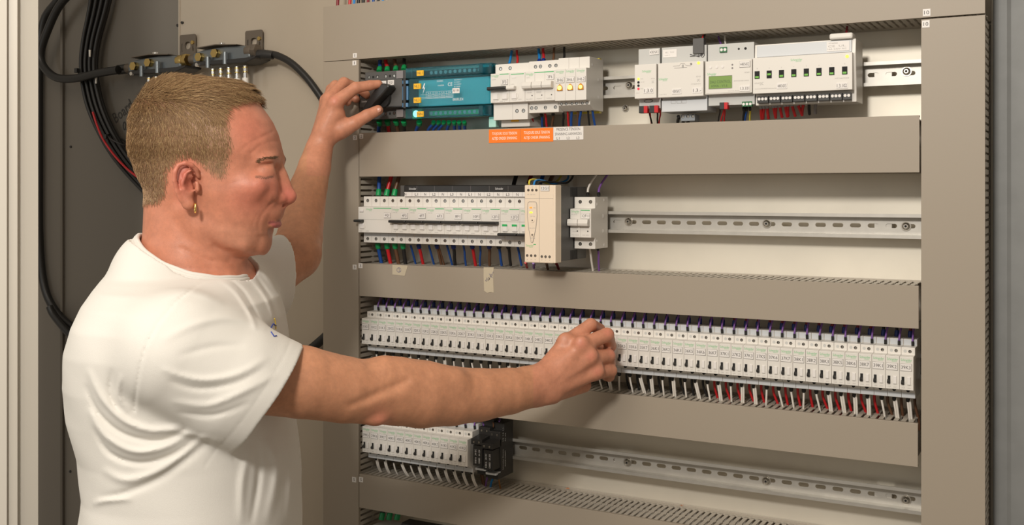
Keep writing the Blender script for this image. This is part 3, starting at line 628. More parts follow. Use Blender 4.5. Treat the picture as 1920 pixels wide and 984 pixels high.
p = part('green_connector', MB().box(19.5, 30.5, 8, 14, 36, 44), M['tgreen'], t, .3); part('connector_screw', MB().cyl((22.5, 7.6, 40), 2.2, .6, n=12).cyl((27.8, 7.6, 40), 2.2, .6, n=12), M['tagm'], p)
part('round_hole', MB().cyl((48, 9.7, 40), 1.5, .4, n=12).cyl((58, 9.7, 40), 1.9, .4, n=12), M['hole'], t)
p = part('bus_terminal', MB().box(20, 27, 6, 16, -48, -38), M['black'], t, .3); part('red_half', MB().box(27, 32, 6, 16, -48, -38), M['red'], p, .3)
p = part('green_connector', MB().box(52, 67, 12, 18, -45, -37.5), M['tgreen'], t, .3)
for x in (55, 60, 65): part('connector_screw', MB().cyl((x-.4, 11.6, -41.4), 2, .6, n=12), M['tagm'], p)
t = thing('switch_actuator', 'wide white eight channel module tagged 44KNX5 with small black windows', 'bus module', (711, NY, Z1), 'white building automation modules')
part('front_cover', MB().prism([(0, -28), (0, 24), (16, 24), (16, -28)], 0, 140), M['white'], t, .8)
part('base_housing', MB().prism([(8, 24), (10, 44), (60, 44), (60, -44), (14, -44), (14, -28)], .5, 143), M['white'], t, .8)
part('top_window_cover', MB().box(4, 138, 6, 11, 25, 42), M['bluish'], t, .8); part('top_clip', MB().box(108, 140, 2, 24, 43.5, 52), M['white'], t, 2.5)
for k in range(8):
    x = 6.5+k*17.6
    p = part('switch_window', MB().box(x-3.6, x+3.6, -.8, .2, -6.5, 4.5), M['hole'], t, .2); z = -1 if k == 1 else -4.2
    part('green_flag', MB().box(x-2.6, x+2.6, -1.3, -.7, z-1.4, z+1.4), M['indg'], p, .2)
logo(t, 63, 18, 16.5); part('status_light', MB().cyl((133, -.6, 18.4), 2.3, .8, n=16), M['ledg'], t)
plate_tag(t, '44KNX5', 42.5, -18.4, 14.5, 8, th=4.6, edge=False); plate_tag(t, '1.3.102', 126, -22, 15.5, 8, th=4.8, edge=False)
o = MB(); text(o, 'KNX', 6.5, -.1, -13, 7, 2.2); text(o, 'EAC', 13, -.1, -13.6, 5, 4.4); text(o, 'Switch actuator REG-K/8x230/16 with current detection', 20, -.1, -21, 34, 1.5); text(o, 'MTN649408', 126, -.1, -11.6, 19, 1.8)
for k in range(8): text(o, str(k+1), 6.5+k*17.6, -.1, 8.2, 1, 1.4)
part('print', o, M['faint'], t)
p = part('rating_plate', MB().box(104, 135, 5.2, 6.2, 27.5, 41), M['tagm'], t); o = MB(); text(o, 'MTN649408', 113, 5.1, 38.6, 12, 1.6); text(o, 'CE  UL', 118, 5.1, 34.5, 24, 2.6); text(o, '16A 230V AC', 118, 5.1, 30.5, 26, 2); part('print', o, M['faint'], p)
for k in range(8):
    x0 = 5+k*17.3; nq = 3 if k < 7 else 2
    p = part('terminal_group', MB().box(x0, x0+16.2 if k < 7 else x0+11, 5, 14, -41.5, -31.5), M['black'], t, .4)
    for q in range(nq): part('terminal_screw', MB().cyl((x0+3.2+q*4.9, 4.3, -35.5), 2.1, .8, n=12), M['tagm'], p)
g = 'wires of the top row'
ORD = ['first', 'second', 'third', 'fourth', 'fifth', 'sixth', 'seventh', 'eighth', 'ninth', 'tenth', 'eleventh', 'twelfth', 'last']
for k, (x, c, nm) in enumerate(((196, 'red', 'red'), (221.5, 'red', 'red'), (246, 'red', 'red'), (294, 'red', 'red'), (318, 'red', 'red'), (345, 'red', 'red'), (388, 'red', 'red'), (412, 'red', 'red'), (441, 'red', 'red'), (487, 'red', 'red'), (539, 'red', 'red'), (580, 'bwire', 'black'), (637, 'gywire', 'dark grey'))):
    px = 1380+x/4.278; py = 30+(735-(x-196)*.1)/4.278; dx = [2, -1, 3, 5, 0, 5, 5, 1, 7, 9, -2, 2, 0][k]
    W2((px, py-5), (px+dx, py+18), 2.2, c, f'{ORD[k]} wire from the left under the eight channel module, {nm}', g, 'fery', 3.0, 7, (18, 40))
for (a, b, r, c, lab, fer) in (
    ((711, 133), (713, 112), 3.6, 'blue', 'thick blue wire with green ferrule above switch 3Q1', 'ferg'), ((726, 133), (723, 112), 3.6, 'red', 'thick red wire with green ferrule above switch 3Q1', 'ferg'),
    ((742, 132), (740, 111), 3.4, 'brown', 'thick brown wire with green ferrule above switch 3Q1', 'ferg'), ((757, 130), (758, 110), 3.2, 'bwire', 'thick black wire with green ferrule above switch 3Q1', 'ferg'),
    ((711, 228), (710, 245), 3.4, 'blue', 'thick blue wire with green ferrule below switch 3Q1', 'ferg'), ((726, 227), (729, 245), 3.4, 'red', 'thick red wire with green ferrule below switch 3Q1', 'ferg'),
    ((742, 227), (746, 244), 3.4, 'brown', 'thick brown wire with green ferrule below switch 3Q1', 'ferg'), ((757, 228), (758, 244), 3.2, 'bwire', 'thick black wire with green ferrule below switch 3Q1', 'ferg'),
    ((786, 229), (781, 243), 3.2, 'blue', 'blue wire with green ferrule at the left of the distribution block', 'ferg'),
    ((955, 119), (960, 94), 2.2, 'lblue', 'light blue wire above breaker 3F3', None), ((970, 118), (969, 94), 2.0, 'red', 'red wire above breaker 3F3', None),
    ((1011, 116), (1010, 90), 2.4, 'lblue', 'light blue wire above fuse holder 3F6', 'ferb'), ((1019, 115), (1018, 90), 2.4, 'red', 'red wire above fuse holder 3F6', 'ferb'),
    ((1037, 114), (1039, 90), 2.0, 'brown', 'brown wire above fuse holder 3F6', None), ((1057, 113), (1058, 88), 2.0, 'bwire', 'black wire above fuse holder 3F6', None),
    ((987, 222), (987, 238), 1.8, 'blue', 'blue wire under breaker 3F3', None), ((998, 222), (998, 238), 1.8, 'red', 'red wire under breaker 3F3', None),
    ((1015, 213), (1017, 236), 2.0, 'blue', 'blue wire under fuse holder 3F6', 'ferk'), ((1022, 213), (1025, 236), 2.0, 'red', 'red wire under fuse holder 3F6', None),
    ((1037, 211), (1035, 236), 2.0, 'brown', 'brown wire under fuse holder 3F6', 'ferk'), ((1056, 210), (1056, 234), 1.8, 'bwire', 'black wire between fuse holder 3F6 and lamp 3H6', None),
    ((1063, 200), (1066, 234), 1.8, 'red', 'red wire under the left phase lamp', 'ferk'), ((1071, 200), (1071, 234), 2.2, 'blue', 'blue wire under the left phase lamp', 'ferk'),
    ((1082, 199), (1084, 233), 1.8, 'brown', 'brown wire under the middle phase lamp', 'ferk'), ((1089, 199), (1086, 233), 2.2, 'blue', 'blue wire under the middle phase lamp', 'ferk'),
    ((1101, 198), (1105, 232), 1.8, 'bwire', 'black wire under the right phase lamp', 'ferk'), ((1109, 198), (1115, 232), 2.0, 'blue', 'blue wire under the right phase lamp', 'ferk'),
    ((1354, 95), (1347, 68), 1.4, 'purple', 'purple wire above the green connector of module 44KNX2', 'ferk'), ((1360, 95), (1359, 66), 1.4, 'wwire', 'white wire above the green connector of module 44KNX2', 'ferk'),
    ((1216, 206), (1222, 230), 1.4, 'bwire', 'black wire under the left terminal of module 1.3.0', None), ((1218, 206), (1221, 230), 1.1, 'red', 'red wire under the left terminal of module 1.3.0', None),
    ((1232, 206), (1233, 230), 1.4, 'bwire', 'black wire under the right terminal of module 1.3.0', None), ((1238, 206), (1236, 230), 1.2, 'red', 'red wire under the right terminal of module 1.3.0', None),
    ((1350, 202), (1347, 226), 1.0, 'bwire', 'black wire under the bus terminal of module 44KNX2', None), ((1357, 202), (1352, 226), 1.1, 'red', 'left red wire under the bus terminal of module 44KNX2', None), ((1359, 202), (1358, 226), 1.1, 'red', 'right red wire under the bus terminal of module 44KNX2', None),
    ((1395, 203), (1394, 224), 1.8, 'bwire', 'black wire under the lower green connector of module 44KNX2', 'ferk'), ((1400, 203), (1397, 224), 1.6, 'blue', 'blue wire under the lower green connector of module 44KNX2', 'ferk'), ((1406, 202), (1406, 224), 1.4, 'yg', 'yellow wire under the lower green connector of module 44KNX2', 'ferk'),
    ((1272, 218), (1271, 228), 2.6, 'bwire', 'left black wire under the grey plug of module 43KNX7', None), ((1281, 218), (1281, 228), 2.6, 'bwire', 'middle black wire under the grey plug of module 43KNX7', None), ((1290, 218), (1290, 228), 2.6, 'bwire', 'right black wire under the grey plug of module 43KNX7', None),
    ((1587, 60), (1589, 46), 1.6, 'dred', 'dark red wire above the top clip of the eight channel module', None)):
    W2(a, b, r, c, lab, g, fer, (r*1.45 if fer != 'ferg' else 5), 9 if fer == 'ferg' else 5, (24, 40))
for k in range(7):
    x = 813+k*9.6; 
    W2((x, 229), (x-3-(6 if k < 3 else 0)+(4 if k > 3 else 0), 242), 2.8, 'blue', f'{ORD[k]} blue wire with green ferrule from the left under the distribution block', g, 'ferg', 3.8, 6, (26, 40))
t = thing('cable_gland_foam', 'small pale green block under the right end of the distribution block', 'block', onY(925, 229, 20)); part('block', MB().box(-7, 7, -4, 8, -9, 9), mat('mint_foam', (.45, .75, .66), .7), t, 1.5)

# ---- fourth row: plug-in relays ----
for k, (x0, z0, lb) in enumerate(((236, -432, 'left black plug-in relay beside relay 41K3'), (256, -437, 'right black plug-in relay with white side print'))):
    t = thing('plug_in_relay', lb, 'relay', (x0, NY+6, z0), 'black plug-in relays')
    part('socket_base', MB().prism([(20, 20), (20, 34), (34, 34), (34, 46), (66, 46), (66, -44), (14, -44), (14, -34), (24, -34)], 0, 21), M['black'], t, .6)
    part('relay_body', MB().prism([(-2, -26), (-2, 8), (24, 8), (24, -26)], 1.5, 19.5), M['black'], t, .8)
    part('front_terminal_shelf', MB().prism([(-6, 10), (-6, 19), (24, 22), (24, 9)], 0, 21), M['black'], t, .5)
    screws(t, [(5, -6, 14.5), (15, -6, 14.5), (5, 20, 28.5), (15, 20, 28.5)], 2.5)
    o = MB(); 
    for q, s in enumerate(('24V DC', '6A 250', 'RSB1A', '120BD')): text(o, s, 6.5+(q % 2)*7, -2.1, -4 if q < 2 else -17, 10, 3, rot=math.pi/2)
    part('white_print', o, M['wprint'], t)
    part('ident_strip', MB().box(0, 20, 8, 24.5, -36, -32.5), M['bluish'], t, .3)
    if k: 
        o = MB(); text(o, 'Schneider Electric', 22-.9, 30, -14, 34, 3, plane='x', rot=math.pi/2); text(o, 'RSZE1S48M', 21.1, 38, -14, 26, 3, plane='x', rot=math.pi/2); text(o, '12 14 11', 21.1, 30, 28, 22, 3, plane='x', rot=math.pi/2); text(o, 'A1 A2', 21.1, 38, 22, 14, 3, plane='x', rot=math.pi/2); part('side_print', o, M['wprint'], t)
g = 'wires of the fourth row'
for (a, b, r, c, lab, fer) in (((913, 888), (911, 910), 1.6, 'purple', 'purple wire under the left black plug-in relay', 'ferk'), ((924, 888), (920, 911), 1.7, 'lblue', 'bright blue wire under the right black plug-in relay', 'ferk'), ((933, 888), (938, 914), 1.5, 'owire', 'tan brown wire under the right black plug-in relay', 'ferk'),
        ((903, 884), (908, 906), 1.9, 'brown', 'dark brown wire under the left black plug-in relay', 'ferk'), ((906, 803), (906, 788), 1.4, 'purple', 'purple wire above the left black plug-in relay', None), ((925, 800), (922, 784), 1.2, 'brown', 'thin brown wire above the black plug-in relays', None), ((936, 790), (937, 780), 1.4, 'purple', 'purple wire above the right black plug-in relay', None)):
    W2(a, b, r, c, lab, g, fer, 2.4, 6, (24, 40))
# ---- lowest row (only its top shows) ----
t = thing('circuit_breaker', 'white switch at the very bottom left with green ferruled wires', 'circuit breaker', (12, NY, -640)); breaker(t, 0, 4, '5Q1', True, True)
for x, nm in ((715, 'left'), (729, 'middle'), (744, 'right')):
    p = onY(x, 973, 30); wire([p, (p[0]+1, 32, p[2]+8), (p[0]+2, 36, p[2]+20), (p[0]+2, 40, p[2]+40)], 3.8, M['bwire'], f'{nm} black wire with green ferrule entering the lowest switch', 'wires of the lowest row', 'ferg', 12, 5.2)
comb(86, 8, -640+41.2, 'black comb busbar at the bottom edge of the view')

# ---------------- stickers and tape ----------------
def sticker(x0, x1, z0, z1, lines, m, ink, label, group=None, y=-.2):
    t = thing('sticker', label, 'sticker', ((x0+x1)/2, y, (z0+z1)/2), group); w, h = x1-x0, z1-z0
    part('backing', MB().box(-w/2, w/2, -.4, .19, -h/2, h/2), m, t)
    for s, x, z, tw, th in lines: part('lettering', text(MB(), s, x, -.45, z, tw, th), ink, t)
def rect(px0, px1, py0, py1, Y=0):
    a = onY(px0, py0, Y); b = onY(px1, py1, Y); return a[0], b[0], b[2], a[2]
zt = 100.6
WP = mat('sticker_lettering_white', (.95, .86, .75), .5)
L2 = [('TOUJOURS SOUS TENSION', 0, 3.6, 47, 6), ('ALTIJD ONDER SPANNING', 0, -4.4, 47, 6)]
x0 = onY(917, 250, 0)[0]; x1 = onY(975.5, 250, 0)[0]; x2 = onY(1037.5, 250, 0)[0]; x3 = onY(1094, 250, 0)[0]
sticker(x0, x1, zt-22, zt, [(a, b, c, min(d, x1-x0-5), e) for a, b, c, d, e in L2], M['orange'], WP, 'left orange warning sticker on the duct, TOUJOURS SOUS TENSION', 'orange warning stickers')
sticker(x1+.5, x2, zt-22, zt, [(a, b, c, min(d, x2-x1-5), e) for a, b, c, d, e in L2], M['orange'], WP, 'right orange warning sticker on the duct, next to the white sticker', 'orange warning stickers')
w3 = x3-x2
sticker(x2+.3, x3, zt-20, zt+.8, [('PRESENCE TENSION', 0, 6.6, w3*.78, 4.4), ('SPANNING AANWEZIG', 0, -.8, w3*.88, 4.4), ('L1', -w3*.34, -7.6, 5, 4), ('L2', 0, -7.6, 5, 4), ('L3', w3*.32, -7.6, 5, 4)], M['tagm'], M['ink'], 'white sticker reading PRESENCE TENSION on the duct')
for (px, py, s, lb, sz) in ((665.5, 104, '1', 'small white number 1 sticker at the lower left of the top duct', 8.4), (664.5, 118, '1', 'small white number 1 sticker at the head of the left vertical duct', 8.4), (665.8, 258, '2', 'small white number 2 sticker on the left vertical duct, just under the wrist', 8.4), (677.5, 255.5, '2', 'small white number 2 sticker on the second duct', 8.4),
        (665, 500.5, '3', 'small white number 3 sticker on the left vertical duct, level with the masking tape', 8.6), (676, 498, '3', 'small white number 3 sticker on the taped duct', 8.6), (664, 899, '5', 'small white number 5 sticker low on the left vertical duct', 9), (677, 899, '5', 'small white number 5 sticker on the lowest duct', 9),
        (1737.5, 23.5, '10', 'small white ten sticker at the far right of the top duct', 9.6), (1736, 45, '10', 'small white number 10 sticker at the head of the right vertical duct', 9.6)):
    p = onY(px, py, -.4); sticker(p[0]-sz/2, p[0]+sz/2, p[2]-sz/2, p[2]+sz/2, [(s, 0, 0, 1.3 if s == '1' else 3.4 if len(s) == 1 else 6.4, 5)], M['tagm'], M['ink'], lb, 'number stickers', -.2)
def tape_piece(pts, ink, label):
    P = [onY(x, y, -.1) for x, y in pts]; c = np.mean(P, 0)
    t = thing('masking_tape', label, 'tape', c, 'masking tape scraps'); part('strip', MB().prism([(p[0]-c[0], p[2]-c[2]) for p in P], -.5, .1, 'y'), M['tape'], t)
    m = MB()
    for st in ink:
        m.tube([Vector(onY(x, y, -.7))-Vector(c) for x, y in st], .3, 5)
    part('pen_mark', m, M['pen'], t)
tape_piece([(736, 496), (765, 498), (763, 504), (759, 517), (736, 514.5)], [[(748+4*math.cos(a), 506+4.5*math.sin(a)) for a in [k*.5 for k in range(13)]], [(747, 503.5), (749, 503), (748, 506), (750, 508.5), (747, 509)]], 'short torn masking tape scrap with a circled number on the duct')
tape_piece([(907, 501), (926, 501), (925, 520), (926, 548.5), (920, 547), (914, 549), (908, 545), (907, 520)], [[(910, 527), (913, 520), (912, 528), (916, 519), (915, 527), (918, 521), (917, 525), (921, 513), (922, 519), (925, 509)], [(917, 513), (921, 519), (924, 521)]], 'tall masking tape strip with blue handwriting on the duct')
# loose copper strands on the lowest duct
for px, py in ((1065, 924), (1279, 957)):
    p = onY(px, py, 92); m = MB(); rr = random.Random(px)
    for k in range(5): m.tube([(rr.uniform(-4, 4), rr.uniform(-2, 2), 1+k*.3), (rr.uniform(-4, 4), rr.uniform(-2, 2), 1.6+k*.3)], .35, 5)
    o = link('copper_strand', m.mesh('copper_strand', M['copper'])); o.location = W((p[0], 90, -504)); tag(o, 'loose copper strands lying on the slotted top of the lowest duct, ' + ('left clump' if px < 1100 else 'right clump'), 'copper strands')

# ---------------- wires above the top duct ----------------
for k, (px, c, nm, r) in enumerate(((633, 'dred', 'dark red', 2.8), (656, 'red', 'red', 3), (664, 'lblue', 'blue', 2.4), (672, 'bwire', 'black', 3), (681, 'bwire', 'second black', 3), (690, 'dred', 'dark red brown', 2.6), (700, 'blue', 'dark blue', 2.6), (709, 'bwire', 'third black', 2.8), (718, 'lblue', 'light blue', 2.2))):
    p = onY(px, 12, 60); wire([(p[0], 60, 300), (p[0], 60, 345), (p[0]+1, 62, 380), (p[0]+3, 62, 470)], r, M[c], f'{nm} wire rising behind the top duct at its left end', 'wires above the top duct')

# ---------------- things on the left wall ----------------
WY = 110
def cable(pts, r, label, Y=None, m='rubber', group='black cables on the left wall'):
    P = [Vector(onY(p[0], p[1], p[2] if len(p) > 2 else Y)) for p in pts]; S = smooth_path(P, 6); o = S[0].copy()
    t = link('cable', MB().tube([p-o for p in S], r, 12).mesh('cable', M[m])); t.location = W(o); return tag(t, label, 'cable', group)
cable([(172, -60), (150, -30), (112, 10), (88, 60), (76, 100), (82, 125), (105, 145), (140, 147), (185, 137), (222, 131)], 9, 'thick black cable looping from the top left to the left splitter', 60)
cable([(130, -40), (108, 0), (82, 40), (74, 120), (73, 300), (74, 450), (84, 540), (110, 590), (150, 622), (220, 660), (330, 700), (450, 700), (560, 665), (600, 640), (640, 600)], 9, 'thick black cable running down the left edge and behind the man', 92)
cable([(93, 575), (102, 593), (135, 630), (180, 660), (260, 706), (360, 800), (390, 1000), (390, 1500)], 8, 'second black cable beside the one behind the man', 72)
cable([(500, 100), (520, 104), (545, 117), (570, 140), (590, 165), (612, 200), (640, 260)], 7, 'black cable arching from the right splitter behind the left vertical duct', 82)
for k in range(8):
    dx = (k % 4-1.5)*8.6+(4.3 if k > 3 else 0)-2; w = 9 if k > 3 else -1
    cable([(196+dx*1.3, -40, 86+w), (184+dx*1.15, 20, 84+w), (170+dx, 80, 82+w), (166+dx*.95, 130, 80+w), (176+dx, 190, 82+w), (198+dx, 245, 84+w), (232+dx*1.05, 300, 85+w), (285+dx, 360, 86+w), (360+dx, 430, 88+w), (430+dx, 560, 88+w), (450+dx, 760, 88+w), (450+dx, 1500, 88+w)], 4.3,
          'one of the black cables hanging together as a bundle left of the head', None, group='cables of the hanging bundle')
cable([(174, 210, 70), (182, 235, 70), (194, 262, 68), (215, 292, 70), (240, 318, 72), (262, 335, 76)], 2.4, 'red cable on the front of the hanging bundle', None, 'red', 'cables of the hanging bundle')
for (x, y, ang, lb) in ((150, 138, 0, 'black cable tie round the bundle at the crossing cable'), (205, 262, -.5, 'black cable tie lower on the hanging bundle')):
    p = Vector(onY(x+12, y, 76)); t = thing('cable_tie', lb, 'cable tie', p, 'black cable ties')
    m = MB(); m.tube([(26*math.cos(a), 16*math.sin(a)+6, 26*math.cos(a)*math.sin(ang)) for a in [k*math.pi/12 for k in range(25)]], 2, 6)
    part('band', m, M['black'], t); part('head', MB().box(-24, -16, -13, -5, 2, 12), M['black'], t, .8)
for (x, y, h, lb) in ((168.5, 100, 15, 'upper white marker on the hanging bundle'), (180, 151, 13, 'lower white marker on the hanging bundle')):
    p = onY(x, y, 68); t = thing('cable_marker', lb, 'label', p, 'white cable markers'); part('tab', MB().prism([(-2.6, h/2), (2.6, h/2), (1.8, -h/2), (-1.4, -h/2)], -1, 1, 'y'), M['wwire'], t)
# splitters
def splitter(px, py, n, whites, tx, label, tilt):
    t = thing('signal_splitter', label, 'splitter', onY(px, py, 84), 'cast metal signal splitters'); t.rotation_euler = (0, tilt, 0)
    hull = [(-78, -6), (-64, -16), (-30, -17), (20, -19), (60, -17), (78, -8), (78, 12), (60, 17), (10, 19), (-50, 17), (-76, 12)]
    part('cast_body', MB().prism([(x, z) for x, z in hull], -22, 16, 'y'), M['cast'], t, 4)
    part('base_flange', MB().prism([(-70, -15), (70, -19), (96, -12), (98, -7), (70, -9), (-66, -7)], -30, 18, 'y'), M['black'], t, 2)
    part('top_plate', MB().prism([(-62, 20.5), (-10, 23), (45, 19), (46, 20.5), (-10, 25), (-62, 22.5)], -26, 10, 'y'), M['bracket'], t, .3)
    part('chrome_nut', MB().cyl((-8, -8, 24), 7, 6, 'z', 6), M['chrome'], t, .5)
    part('brass_nut', MB().cyl((-52, -32, 2), 9.5, 14, 'y', 6, 9), M['brass'], t, .8); part('brass_nut', MB().cyl((-8, -33, 6), 9.5, 14, 'y', 6, 9), M['brass'], t, .8)
    part('lug', MB().cyl((-26, -30, -22), 5, 22, 'z', 12).cyl((20, -30, -18), 5, 24, 'z', 12), M['cast'], t)
    part('end_coupling', MB().cyl((62, -12, 6), 12, 16, 'x', 20).cyl((78, -12, 6), 13.5, 12, 'x', 6), M['brass'] if not whites else M['bracket'], t, .4)
    part('end_coupling', MB().cyl((-92, -10, 2), 10, 18, 'x', 20), M['bracket'], t, .4)
    part('flange_screw', MB().cyl((-54, -34, -14), 4, 5, 'y', 12), M['chrome'], t)
    for k in range(n):
        x = tx+k*21.5
        c = part('tap_connector', MB().cyl((x, -12, -22), 4.4, -10, 'z', 14).cyl((x, -12, -30), 2.8, -8, 'z', 12).cyl((x, -12, -37), 5, -9, 'z', 6), M['chrome'], t)
        part('collar', MB().cyl((x, -12, -24), 5.2, -2.5, 'z', 14).cyl((x, -12, -33), 5.2, -2, 'z', 14), M['brass'], c)
        if k >= n-whites: part('white_cap', MB().cyl((x, -12, -46), 6.2, -16, 'z', 16), M['wwire'], t)
    return t
splitter(303, 125, 4, 0, -24, 'left cast metal splitter above the back of the head', math.radians(-1))
splitter(428, 108, 5, 3, -30, 'right cast metal splitter with white caps above the head', math.radians(-1))
for (px, py, lb) in ((353, 88, 'flat steel bracket behind the left splitter'), (477, 81, 'flat steel bracket behind the right splitter')):
    t = thing('mounting_bracket', lb, 'bracket', onY(px, py, 106), 'steel brackets on the wall')
    # plate with a round hole and two slots, built from quads around the openings
    bm = bmesh.new(); W_, H_ = 23, 26
    def ring(cx, cz, rx, rz, n=20): return [(cx+rx*math.copysign(abs(math.cos(a))**.8, math.cos(a)), cz+rz*math.copysign(abs(math.sin(a))**.8, math.sin(a))) for a in [k*2*math.pi/n for k in range(n)]]
    outer = [(-W_, -H_-8), (W_, -H_-8), (W_, H_-4), (W_-1.5, H_-1), (W_-4, H_), (-W_+4, H_), (-W_+1.5, H_-1), (-W_, H_-4)]
    loops = [outer, ring(0, 3, 8, 8), ring(-15.5, -1, 2.2, 9), ring(15.5, -4, 2.2, 6)]; es = []
    for lp in loops:
        vs = [bm.verts.new((x/1000, 0, z/1000)) for x, z in lp]; es += [bm.edges.new((vs[i], vs[(i+1) % len(vs)])) for i in range(len(vs))]
    bmesh.ops.triangle_fill(bm, use_beauty=True, use_dissolve=False, edges=es)
    ret = bmesh.ops.extrude_face_region(bm, geom=bm.faces[:]); bmesh.ops.translate(bm, verts=[v for v in ret['geom'] if isinstance(v, bmesh.types.BMVert)], vec=(0, -.002, 0))
    bmesh.ops.recalc_face_normals(bm, faces=bm.faces); me = bpy.data.meshes.new('bracket_plate'); bm.to_mesh(me); bm.free(); me.materials.append(M['bracket']); link('bracket_plate', me, t)
    part('bracket_screw', MB().cyl((15.5, -5, 8), 4, 5, 'y', 14), M['brass'], t)
# cable boots
for (pts, r, lb) in (([(222, 131, 84), (250, 127, 82)], 10.5, 'rubber boot joining the thick cable to the left splitter'), ([(372, 115, 76), (385, 113, 76)], 11, 'dark coupling between the two splitters'), ([(478, 103, 74), (494, 102, 76), (512, 104, 80)], 10.5, 'rubber boot on the right splitter cable')):
    P = [Vector(onY(*p)) for p in pts]; o = P[0].copy(); q = link('cable_boot', MB().tube([p-o for p in P], [r]*len(P) if len(P) < 3 else [r, r*.95, r*.75], 16).mesh('cable_boot', M['black'])); q.location = W(o); tag(q, lb, 'cable boot', 'rubber cable boots')
# wall screws and pencil writing
for px, py, lb in ((327.5, 46.5, 'small dark rivet left of the wall seam'), (342, 42.5, 'small dark rivet right of the wall seam'), (131, 275, 'small dark rivet on the dark wall beside the bundle'), (130, 884, 'small dark rivet low on the dark wall')):
    p = onY(px, py, 110.5 if px > 335 else 103); q = solo('rivet', MB().cyl((p[0], (110.5 if px > 335 else 100.5+(p[0]+1250)/709*12)-2.5, p[2]), 2.8, 4, n=14), M['black'], lb, 'rivet', 'wall rivets')
q = MB(); p = onY(226, 208, 103); text(q, 'Board', 0, 0, 0, 62, 24, rot=.55); text(q, '0', 6, 0, -32, 10, 20)
o = link('wall_writing', q.mesh('wall_writing', mat('pencil', (.065, .06, .055), .7))); o.location = W((p[0], 100+(p[0]+1250)/709*12-1.2, p[2])); tag(o, 'faint pencil handwriting on the dark wall beside the bundle', 'handwriting')
# ---------------- the man ----------------
# everything below is in a frame turned with the camera: a = right, b = distance, c = up (mm)
def Q(px, py, D): return np.array([(px-960)/1982*D, D, (357-py)/1982*D])
def to_world(P):
    P = np.asarray(P); out = np.empty_like(P)
    out[:, 0] = 1136+CT*P[:, 0]-ST*P[:, 1]; out[:, 1] = -1522+ST*P[:, 0]+CT*P[:, 1]; out[:, 2] = P[:, 2]; return out
def smin(a, b, k):
    h = np.clip(.5+.5*(b-a)/k, 0, 1); return b+(a-b)*h-k*h*(1-h)
class Cone:
    def __init__(s, p, q, r1, r2, k=6, sub=False, flat=None):
        s.p, s.q, s.r1, s.r2, s.k, s.sub = np.array(p, float), np.array(q, float), r1, r2, k, sub
        s.c = (s.p+s.q)/2; s.R = np.linalg.norm(s.p-s.q)/2+max(r1, r2)
    def d(s, P):
        ab = s.q-s.p; t = np.clip((P-s.p)@ab/(ab@ab+1e-9), 0, 1)
        return np.linalg.norm(P-s.p-t[:, None]*ab, axis=1)-(s.r1+(s.r2-s.r1)*t)
class Ell:
    def __init__(s, c, r, k=6, sub=False, rot=None):
        s.c = np.array(c, float); s.r = np.array(r, float); s.k, s.sub = k, sub; s.R = max(r); s.M = rot
    def d(s, P):
        v = P-s.c
        if s.M is not None: v = v@s.M
        k0 = np.linalg.norm(v/s.r, axis=1); k1 = np.linalg.norm(v/(s.r**2), axis=1)+1e-9
        return k0*(k0-1)/k1
class Slices:        # stack of level cross sections: py -> back px, front px, half width
    def __init__(s, rows, D, n=2.3, k=0, grow=0, disp=None):
        rows = np.array(rows, float); o = np.argsort(-rows[:, 0]); rows = rows[o]
        s.z = (357-rows[:, 0])/1982*D; s.b = (rows[:, 1]-960)/1982*D; s.f = (rows[:, 2]-960)/1982*D; s.w = rows[:, 3]
        s.D, s.n, s.k, s.grow, s.sub, s.disp = D, n, k, grow, False, disp
        s.c = np.array([(s.b.min()+s.f.max())/2, D, (s.z[0]+s.z[-1])/2]); s.R = 1e5
    def d(s, P):
        z = P[:, 2]; b = np.interp(z, s.z, s.b); f = np.interp(z, s.z, s.f); w = np.interp(z, s.z, s.w)
        cx = (b+f)/2; a = np.maximum((f-b)/2, 1)+s.grow; w = np.maximum(w, 1)+s.grow
        u = np.abs(P[:, 0]-cx)/a; v = np.abs(P[:, 1]-s.D)/w
        q = (u**s.n+v**s.n)**(1/s.n)+1e-6
        rad = np.sqrt((P[:, 0]-cx)**2+(P[:, 1]-s.D)**2)
        d = rad*(1-1/q)
        far = q < .3; d = np.where(far, -np.minimum(a, w)*.7, d)
        top = z-s.z[-1]; bot = s.z[0]-z
        return np.maximum(np.maximum(d, top), bot)*.85
def field(ops, P, cull=None):
    d = np.full(len(P), 1e3)
    for o in ops:
        if cull is not None and np.linalg.norm(cull[0]-o.c)-o.R > cull[1]+o.k+8: continue
        if o.sub: d = -smin(-d, o.d(P), o.k)
        else: d = smin(d, o.d(P), o.k)
    return d
